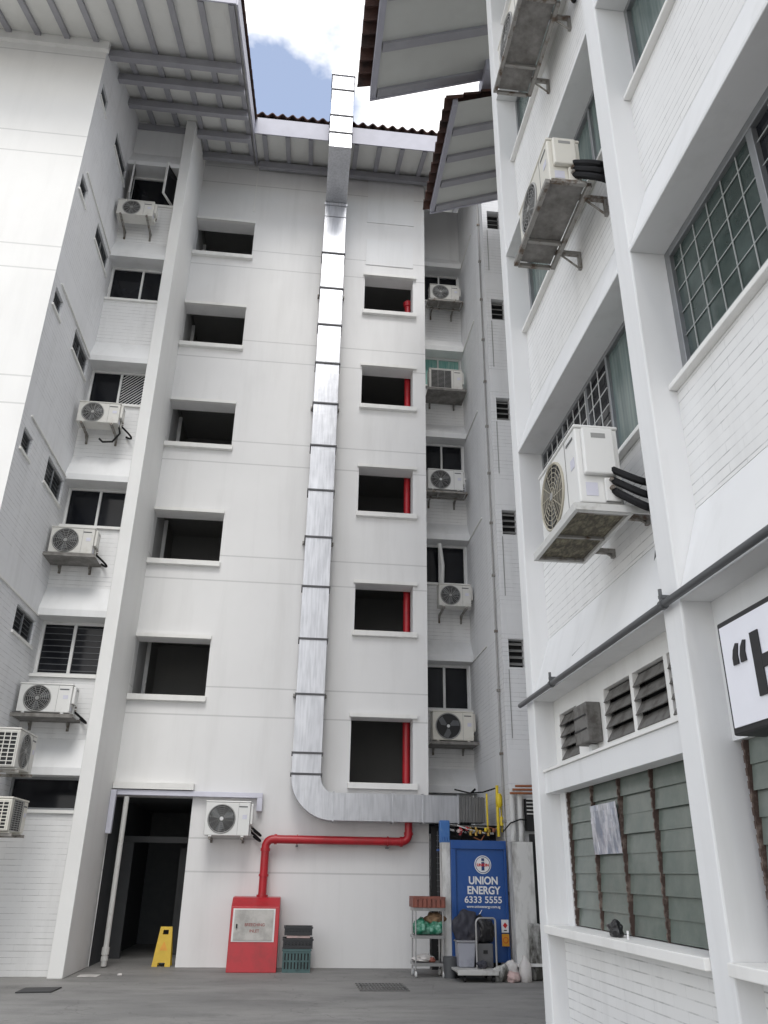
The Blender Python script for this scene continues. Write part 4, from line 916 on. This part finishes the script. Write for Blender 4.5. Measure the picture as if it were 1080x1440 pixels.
k = MB(); k.tube([(2.98, 15.2, 2.92), (3.25, 15.15, 2.86), (3.5, 15.15, 2.88), (3.72, 15.1, 2.95)], 0.014, 7); k.tube([(3.28, 15.15, 2.86), (3.35, 15.1, 2.93)], 0.02, 7); k.build('hose', 'rubber', GM, smooth=True)
for kk, (x0, x1, z0, z1, y) in enumerate(((2.86, 3.25, 2.12, 2.22, 14.88), (3.25, 3.66, 2.10, 2.24, 14.9), (2.95, 3.45, 2.29, 2.17, 14.86))):
    k = MB(); k.tube([(x0, y, z0), (x0 + (x1 - x0) * 0.3, y - 0.03, z0 - 0.05), (x0 + (x1 - x0) * 0.7, y + 0.02, z1 + 0.03), (x1, y, z1)], 0.011, 7); k.build('hose', ('rubber', 'copper', 'pvc')[kk], GM, smooth=True)
for kk, (x, z) in enumerate(((2.98, 2.20), (3.12, 2.24), (3.36, 2.19), (3.46, 2.23), (3.60, 2.22))):
    k = MB(); k.tube([(x, 14.86, z - 0.03), (x, 14.86, z + 0.03)], 0.026, 8); k.tube([(x, 14.83, z), (x + 0.05, 14.83, z + 0.012)], 0.008, 6); k.build('tap', ('bagpink', 'red', 'brass', 'yellow_paint', 'copper')[kk], GM, smooth=True)
k = MB(); k.tube([(3.66, 14.42, 2.18), (3.78, 14.35, 2.32), (3.95, 14.33, 2.38), (4.12, 14.33, 2.37)], 0.012, 7); k.build('hose', 'rubber', GM, smooth=True)
YP = thing('yellow_gas_pipe', (3.70, 14.9, 2.1), 'yellow gas pipe with a regulator beside the end of the duct', 'pipe')
k = MB(); k.tube([(3.70, 14.9, 2.12), (3.70, 14.9, 2.86), (3.705, 14.9, 2.98)], 0.028, 10); k.tube([(3.52, 14.95, 2.2), (3.52, 14.95, 2.84)], 0.018, 8); k.tube([(3.79, 15.0, 2.2), (3.79, 15.0, 2.85)], 0.014, 8); k.build('pipe', 'yellow_paint', YP, smooth=True)
k = MB(); k.tube([(3.73, 14.88, 2.6), (3.73, 14.88, 2.66), (3.73, 14.88, 2.78), (3.73, 14.88, 2.84)], [0.03, 0.065, 0.065, 0.03], 12); k.build('regulator', 'yellow_paint', YP, smooth=True)
MB().tube([(3.76, 14.88, 2.3), (3.76, 14.88, 2.45)], 0.03, 8).build('valve', 'yellow_paint', YP, smooth=True)
BM = thing('blue_cylinder_rack', (2.72, 14.75, 1.95), 'light blue metal box hung at the left corner above the blue door', 'box')
k = MB(); k.box(2.64, 2.82, 14.86, 14.98, 2.0, 2.37); k.build('body', 'blue_light', BM, bevel=0.02)
for kk in range(4): MB().tube([(2.665 + 0.044 * kk, 14.855, 1.90), (2.665 + 0.044 * kk, 14.855, 2.10)], 0.014, 8).build('bottle_neck', 'blue_light', BM)
MB().box(2.60, 2.84, 14.84, 14.99, 1.87, 1.90).build('shelf', 'blue', BM)
for i_, (x, lab) in enumerate(((3.84, 'left of two stained white pipes above the white post'), (3.98, 'right of two stained white pipes above the white post'))):
    solo(MB().tube([(x, 14.42, 2.03), (x, 14.42, 2.88)], 0.05, 12).build('riser_pipe', 'post', smooth=True), (x, 14.42, 2.03), lab, 'pipe', 'white pipes above the post')
OP = MB()
for kk, z in enumerate((2.80, 2.86, 2.92)): OP.tube([(3.78 + 0.05 * kk, 14.3, z), (4.5, 14.28, z + 0.01)], 0.02, 8)
solo(OP.build('copper_pipes', 'copper', smooth=True), (4.1, 14.3, 2.8), 'bundle of rusty orange pipes over the white pipes', 'pipework')
MT = thing('meter_box', (4.15, 14.35, 2.2), 'dark louvred box fixed beside the stained white pipes', 'box')
MB().box(4.06, 4.4, 14.3, 14.46, 2.2, 2.72).build('body', 'black', MT)
k = MB()
for kk in range(5): k.box(4.06, 4.4, 14.27, 14.298, 2.46 + 0.06 * kk, 2.48 + 0.06 * kk)
k.build('louvre', 'pvc', MT)

# ------------------------------------------------------------------ bags and loose goods
def blob(name, mat, loc, sx, sy, sz, label, cat, group=None, rough=0.34, seed=0, flat=0.1, crease=2.6):
    bm = bmesh.new(); bmesh.ops.create_icosphere(bm, subdivisions=4, radius=1.0)
    for v in bm.verts:
        p = v.co.copy(); n = noise.noise(p * 1.7 + Vector((seed, 0, 0))) * rough + noise.ridged_multi_fractal(p * crease + Vector((0, seed, 0)), 0.9, 2.1, 4, 1.0, 2.0) * 0.11 - 0.1
        p *= 1 + n
        if p.z < -0.72: p.z = -0.72 + (p.z + 0.72) * 0.1
        v.co = Vector((p.x * sx, p.y * sy, (p.z + 0.76) * sz))
    me = bpy.data.meshes.new(name); bm.to_mesh(me); bm.free()
    for f in me.polygons: f.use_smooth = True
    me.materials.append(M[mat]); o = bpy.data.objects.new(name, me); COL.objects.link(o); o.location = loc
    return tag(o, label, cat, group)
blob('rubbish_bag', 'bagblack', (2.37, 6.22, 1.112), 0.05, 0.075, 0.06, 'small black plastic bag on the sill of the louvred window', 'bag', seed=3)
k = MB(); k.tube([(2.38, 6.22, 1.18), (2.40, 6.23, 1.26), (2.42, 6.25, 1.30)], [0.015, 0.008, 0.006], 6); 
cd = MB(); cd.tube([(2.36, 5.97, 1.111), (2.36, 5.97, 1.165)], 0.008, 8); solo(cd.build('candle', 'white'), (2.36, 5.97, 1.111), 'tiny white stub standing right of the black bag on the sill', 'candle')
po = MB()
for a in range(6):
    for b in range(8):
        def Q(i, j): 
            u = i / 6; v = j / 8
            return (2.505 - 0.012 * v + 0.004 * math.sin(u * 9 + v * 5), 6.29 + 0.58 * u, 1.665 + 0.37 * v)
        po.quad(Q(a, b), Q(a + 1, b), Q(a + 1, b + 1), Q(a, b + 1))
po2 = solo(po.build('foil_sheet', 'foil'), (2.5, 6.58, 1.665), 'crumpled silver sheet taped over the louvred window', 'sheet')
so = po2.modifiers.new('thickness', 'SOLIDIFY'); so.thickness = 0.003

# three-tier cart
CT = thing('utility_cart', (2.38, 14.65, 0), 'three-tier steel utility cart standing beside the gas store', 'cart')
for x in (2.15, 2.60):
    for y in (14.45, 14.82):
        MB().tube([(x, y, 0.10), (x, y, 0.98)], 0.012, 8).build('post', 'chrome', CT, smooth=True)
        c_ = MB(); c_.tube([(x - 0.014, y, 0.045), (x + 0.014, y, 0.045)], 0.045, 12); c_.build('caster', 'bar', CT, smooth=True)
for z in (0.16, 0.55, 0.95):
    s_ = MB(); s_.box(2.135, 2.615, 14.435, 14.835, z, z + 0.012)
    for (a, b, c, e) in ((2.135, 2.615, 14.42, 14.434), (2.135, 2.615, 14.836, 14.85), (2.12, 2.134, 14.42, 14.85), (2.616, 2.63, 14.42, 14.85)): s_.box(a, b, c, e, z, z + 0.045)
    s_.build('shelf', 'chrome', CT)
tr_ = MB(); tr_.box(2.12, 2.62, 14.42, 14.84, 1.0, 1.02)
for kk in range(7): tr_.box(2.12 + kk * 0.075, 2.17 + kk * 0.075, 14.405, 14.419, 1.0, 1.13)
tr_.box(2.10, 2.64, 14.40, 14.418, 1.13, 1.16); tr_.box(2.10, 2.64, 14.842, 14.86, 1.0, 1.16); tr_.box(2.10, 2.118, 14.42, 14.84, 1.0, 1.16); tr_.box(2.622, 2.64, 14.42, 14.84, 1.0, 1.16)
tr_.box(2.13, 2.61, 14.43, 14.83, 1.021, 1.11)
solo(tr_.build('produce_tray', 'tray_red'), (2.37, 14.63, 1.0), 'faded red plastic tray on top of the utility cart', 'tray')
blob('net_bag', 'baggreen', (2.27, 14.62, 0.60), 0.14, 0.16, 0.13, 'green bag left of two on the middle shelf of the cart', 'bag', 'green bags on the cart', seed=1)
blob('net_bag', 'baggreen', (2.50, 14.62, 0.60), 0.13, 0.16, 0.13, 'green bag right of two on the middle shelf of the cart', 'bag', 'green bags on the cart', seed=5)
blob('paper_bag', 'brown', (2.50, 14.66, 0.76), 0.16, 0.13, 0.09, 'crumpled brown paper heap on top of the green bags', 'paper', seed=8)
blob('white_sack', 'bagwhite', (2.30, 14.60, 0.21), 0.17, 0.15, 0.06, 'flat white plastic bag on the bottom shelf of the cart', 'bag', seed=11)
blob('red_packet', 'tray_red', (2.42, 14.50, 0.21), 0.06, 0.05, 0.04, 'small red packet on the bottom shelf of the cart', 'packet', seed=12)

# platform trolley
PT = thing('platform_trolley', (3.05, 14.3, 0), 'grey platform trolley with a loop handle before the blue door', 'trolley')
k = MB(); k.box(2.70, 3.34, 13.80, 14.46, 0.13, 0.165); k.box(2.70, 3.34, 13.785, 13.799, 0.10, 0.168); k.build('deck', 'trolley', PT, bevel=0.008)
k = MB(); k.box(2.74, 3.30, 13.83, 14.44, 0.09, 0.128); k.build('underframe', 'black', PT)
for x in (2.82, 3.27):
    for y in (13.88, 14.40):
        c_ = MB(); c_.tube([(x - 0.018, y, 0.045), (x + 0.018, y, 0.045)], 0.045, 12); c_.build('caster', 'black', PT, smooth=True)
pts = [(3.07, 14.1, 0.16), (3.07, 14.1, 0.72)] + [(3.15 - 0.08 * math.cos(a), 14.1, 0.80 + 0.07 * math.sin(a)) for a in [k * math.pi / 12 for k in range(0, 7)]] + [(3.34 + 0.05 * math.sin(a), 14.12, 0.82 + 0.05 * math.cos(a)) for a in [k * math.pi / 12 for k in range(0, 7)]] + [(3.39, 14.12, 0.16)]
MB().tube(pts, 0.016, 10).build('handle', 'chrome', PT, smooth=True)
tb = thing('plastic_tub', (2.93, 14.28, 0.166), 'grey plastic tub on the platform trolley', 'tub')
k = MB(); k.prism([(2.80, 14.16, 0.17), (3.04, 14.16, 0.17), (3.07, 14.13, 0.52), (2.78, 14.13, 0.52)], (0, 0.28, 0)); k.build('body', 'bin_pale', tb, bevel=0.015)
k = MB(); k.box(2.765, 3.085, 14.115, 14.425, 0.521, 0.545); k.build('rim', 'bin', tb, bevel=0.006)
blob('rubbish_bag', 'bagdark', (2.96, 14.36, 0.50), 0.21, 0.18, 0.26, 'dark bulging bag on the grey tub, left of the trolley handle', 'bag', seed=21)
blob('rubbish_bag', 'bagblack', (3.24, 14.36, 0.50), 0.17, 0.14, 0.22, 'black bag piled inside the loop of the trolley handle', 'bag', seed=24)
bx2 = MB(); bx2.box(3.10, 3.36, 14.2, 14.42, 0.17, 0.50); solo(bx2.build('storage_box', 'box_dark', bevel=0.012), (3.23, 14.3, 0.167), 'dark grey storage box on the trolley below the black bag', 'box')
MB_ = MB(); MB_.box(3.20, 3.27, 14.192, 14.199, 0.36, 0.41); o_ = MB_.build('handle_slot', 'black', bpy.data.objects['storage_box'])
o_.location = -Vector((3.23, 14.3, 0.167))
blob('cloth_heap', 'bagdark', (3.15, 14.08, 0.168), 0.08, 0.06, 0.06, 'dark cloth heap at the foot of the trolley handle', 'cloth', seed=31)
blob('cloth_heap', 'grime', (3.42, 13.95, 0.0), 0.12, 0.10, 0.13, 'mottled grey cloth bundle right of the trolley', 'cloth', seed=33)
blob('rubbish_bag', 'bagpink', (3.60, 13.92, 0.0), 0.11, 0.10, 0.08, 'pinkish plastic bag on the ground right of the trolley', 'bag', seed=35)
blob('rubbish_bag', 'bagwhite', (3.62, 14.08, 0.0), 0.14, 0.10, 0.15, 'whitish plastic bag on the ground against the stained plinth', 'bag', seed=37)
jg = MB(); jg.tube([(3.80, 13.95, 0.0), (3.80, 13.95, 0.02), (3.80, 13.95, 0.24), (3.80, 13.95, 0.31), (3.80, 13.95, 0.36)], [0.085, 0.095, 0.095, 0.04, 0.035], 14)
solo(jg.build('plastic_jug', 'bagwhite', smooth=True), (3.80, 13.95, 0), 'white plastic jug on the ground before the stained plinth', 'jug')
bk = MB(); bk.tube([(2.70, 14.42, 0.0), (2.70, 14.42, 0.30)], [0.10, 0.12], 16); 
solo(bk.build('bucket', 'pipe_grey', smooth=True), (2.70, 14.42, 0), 'dark bucket behind the platform trolley on the left', 'bucket')
blob('debris', 'bagwhite', (-2.45, 14.55, 0.0), 0.035, 0.03, 0.02, 'small white scrap of litter on the paving by the doorway', 'litter', seed=41)
pm = MB(); pm.box(-3.05, -2.75, 14.35, 14.6, 0.004, 0.012); 
solo(pm.build('paper_scrap', 'bagwhite'), (-2.9, 14.5, 0.004), 'flat pale sheet of paper on the paving near the fin wall', 'paper')

# ------------------------------------------------------------------ shop sign and wall box on the corner block
SG = thing('shop_sign', (2.35, 3.3, 2.19), 'white lightbox sign with a black border and large black letters', 'sign')
MB().box(2.32, 2.498, 2.2, 4.12, 2.19, 2.80).build('casing', 'ink', SG, bevel=0.01)
MB().box(2.312, 2.319, 2.235, 4.085, 2.225, 2.765).build('face', 'panel', SG)
k = MB()
for yq in (3.955, 3.88):     # opening quotation marks, shaped by hand
    pts = [(2.304, yq + 0.028, 2.535), (2.304, yq - 0.026, 2.535), (2.304, yq - 0.022, 2.585), (2.304, yq - 0.040, 2.64), (2.304, yq - 0.018, 2.645), (2.304, yq + 0.012, 2.615), (2.304, yq + 0.028, 2.575)]
    k.prism(pts, (0.007, 0, 0))
k.build('lettering', 'ink', SG)
k = MB(); k.box(2.304, 2.311, 3.715, 3.79, 2.335, 2.66); k.box(2.304, 2.311, 3.50, 3.575, 2.335, 2.66); k.box(2.304, 2.311, 3.576, 3.714, 2.465, 2.53); k.build('lettering', 'ink', SG)
JB = thing('junction_box', (2.4, 6.62, 2.49), 'grey electrical box fixed on the wall between the louvred vents', 'electrical box')
MB().box(2.37, 2.498, 6.43, 6.74, 2.50, 2.82).build('body', 'louvre_vent', JB, bevel=0.01)
k = MB(); 
for z in (2.60, 2.71): k.box(2.364, 2.369, 6.44, 6.73, z, z + 0.012)
k.build('seam', 'black', JB)
MB().box(2.44, 2.498, 6.56, 6.62, 2.42, 2.495).build('gland', 'bar', JB)
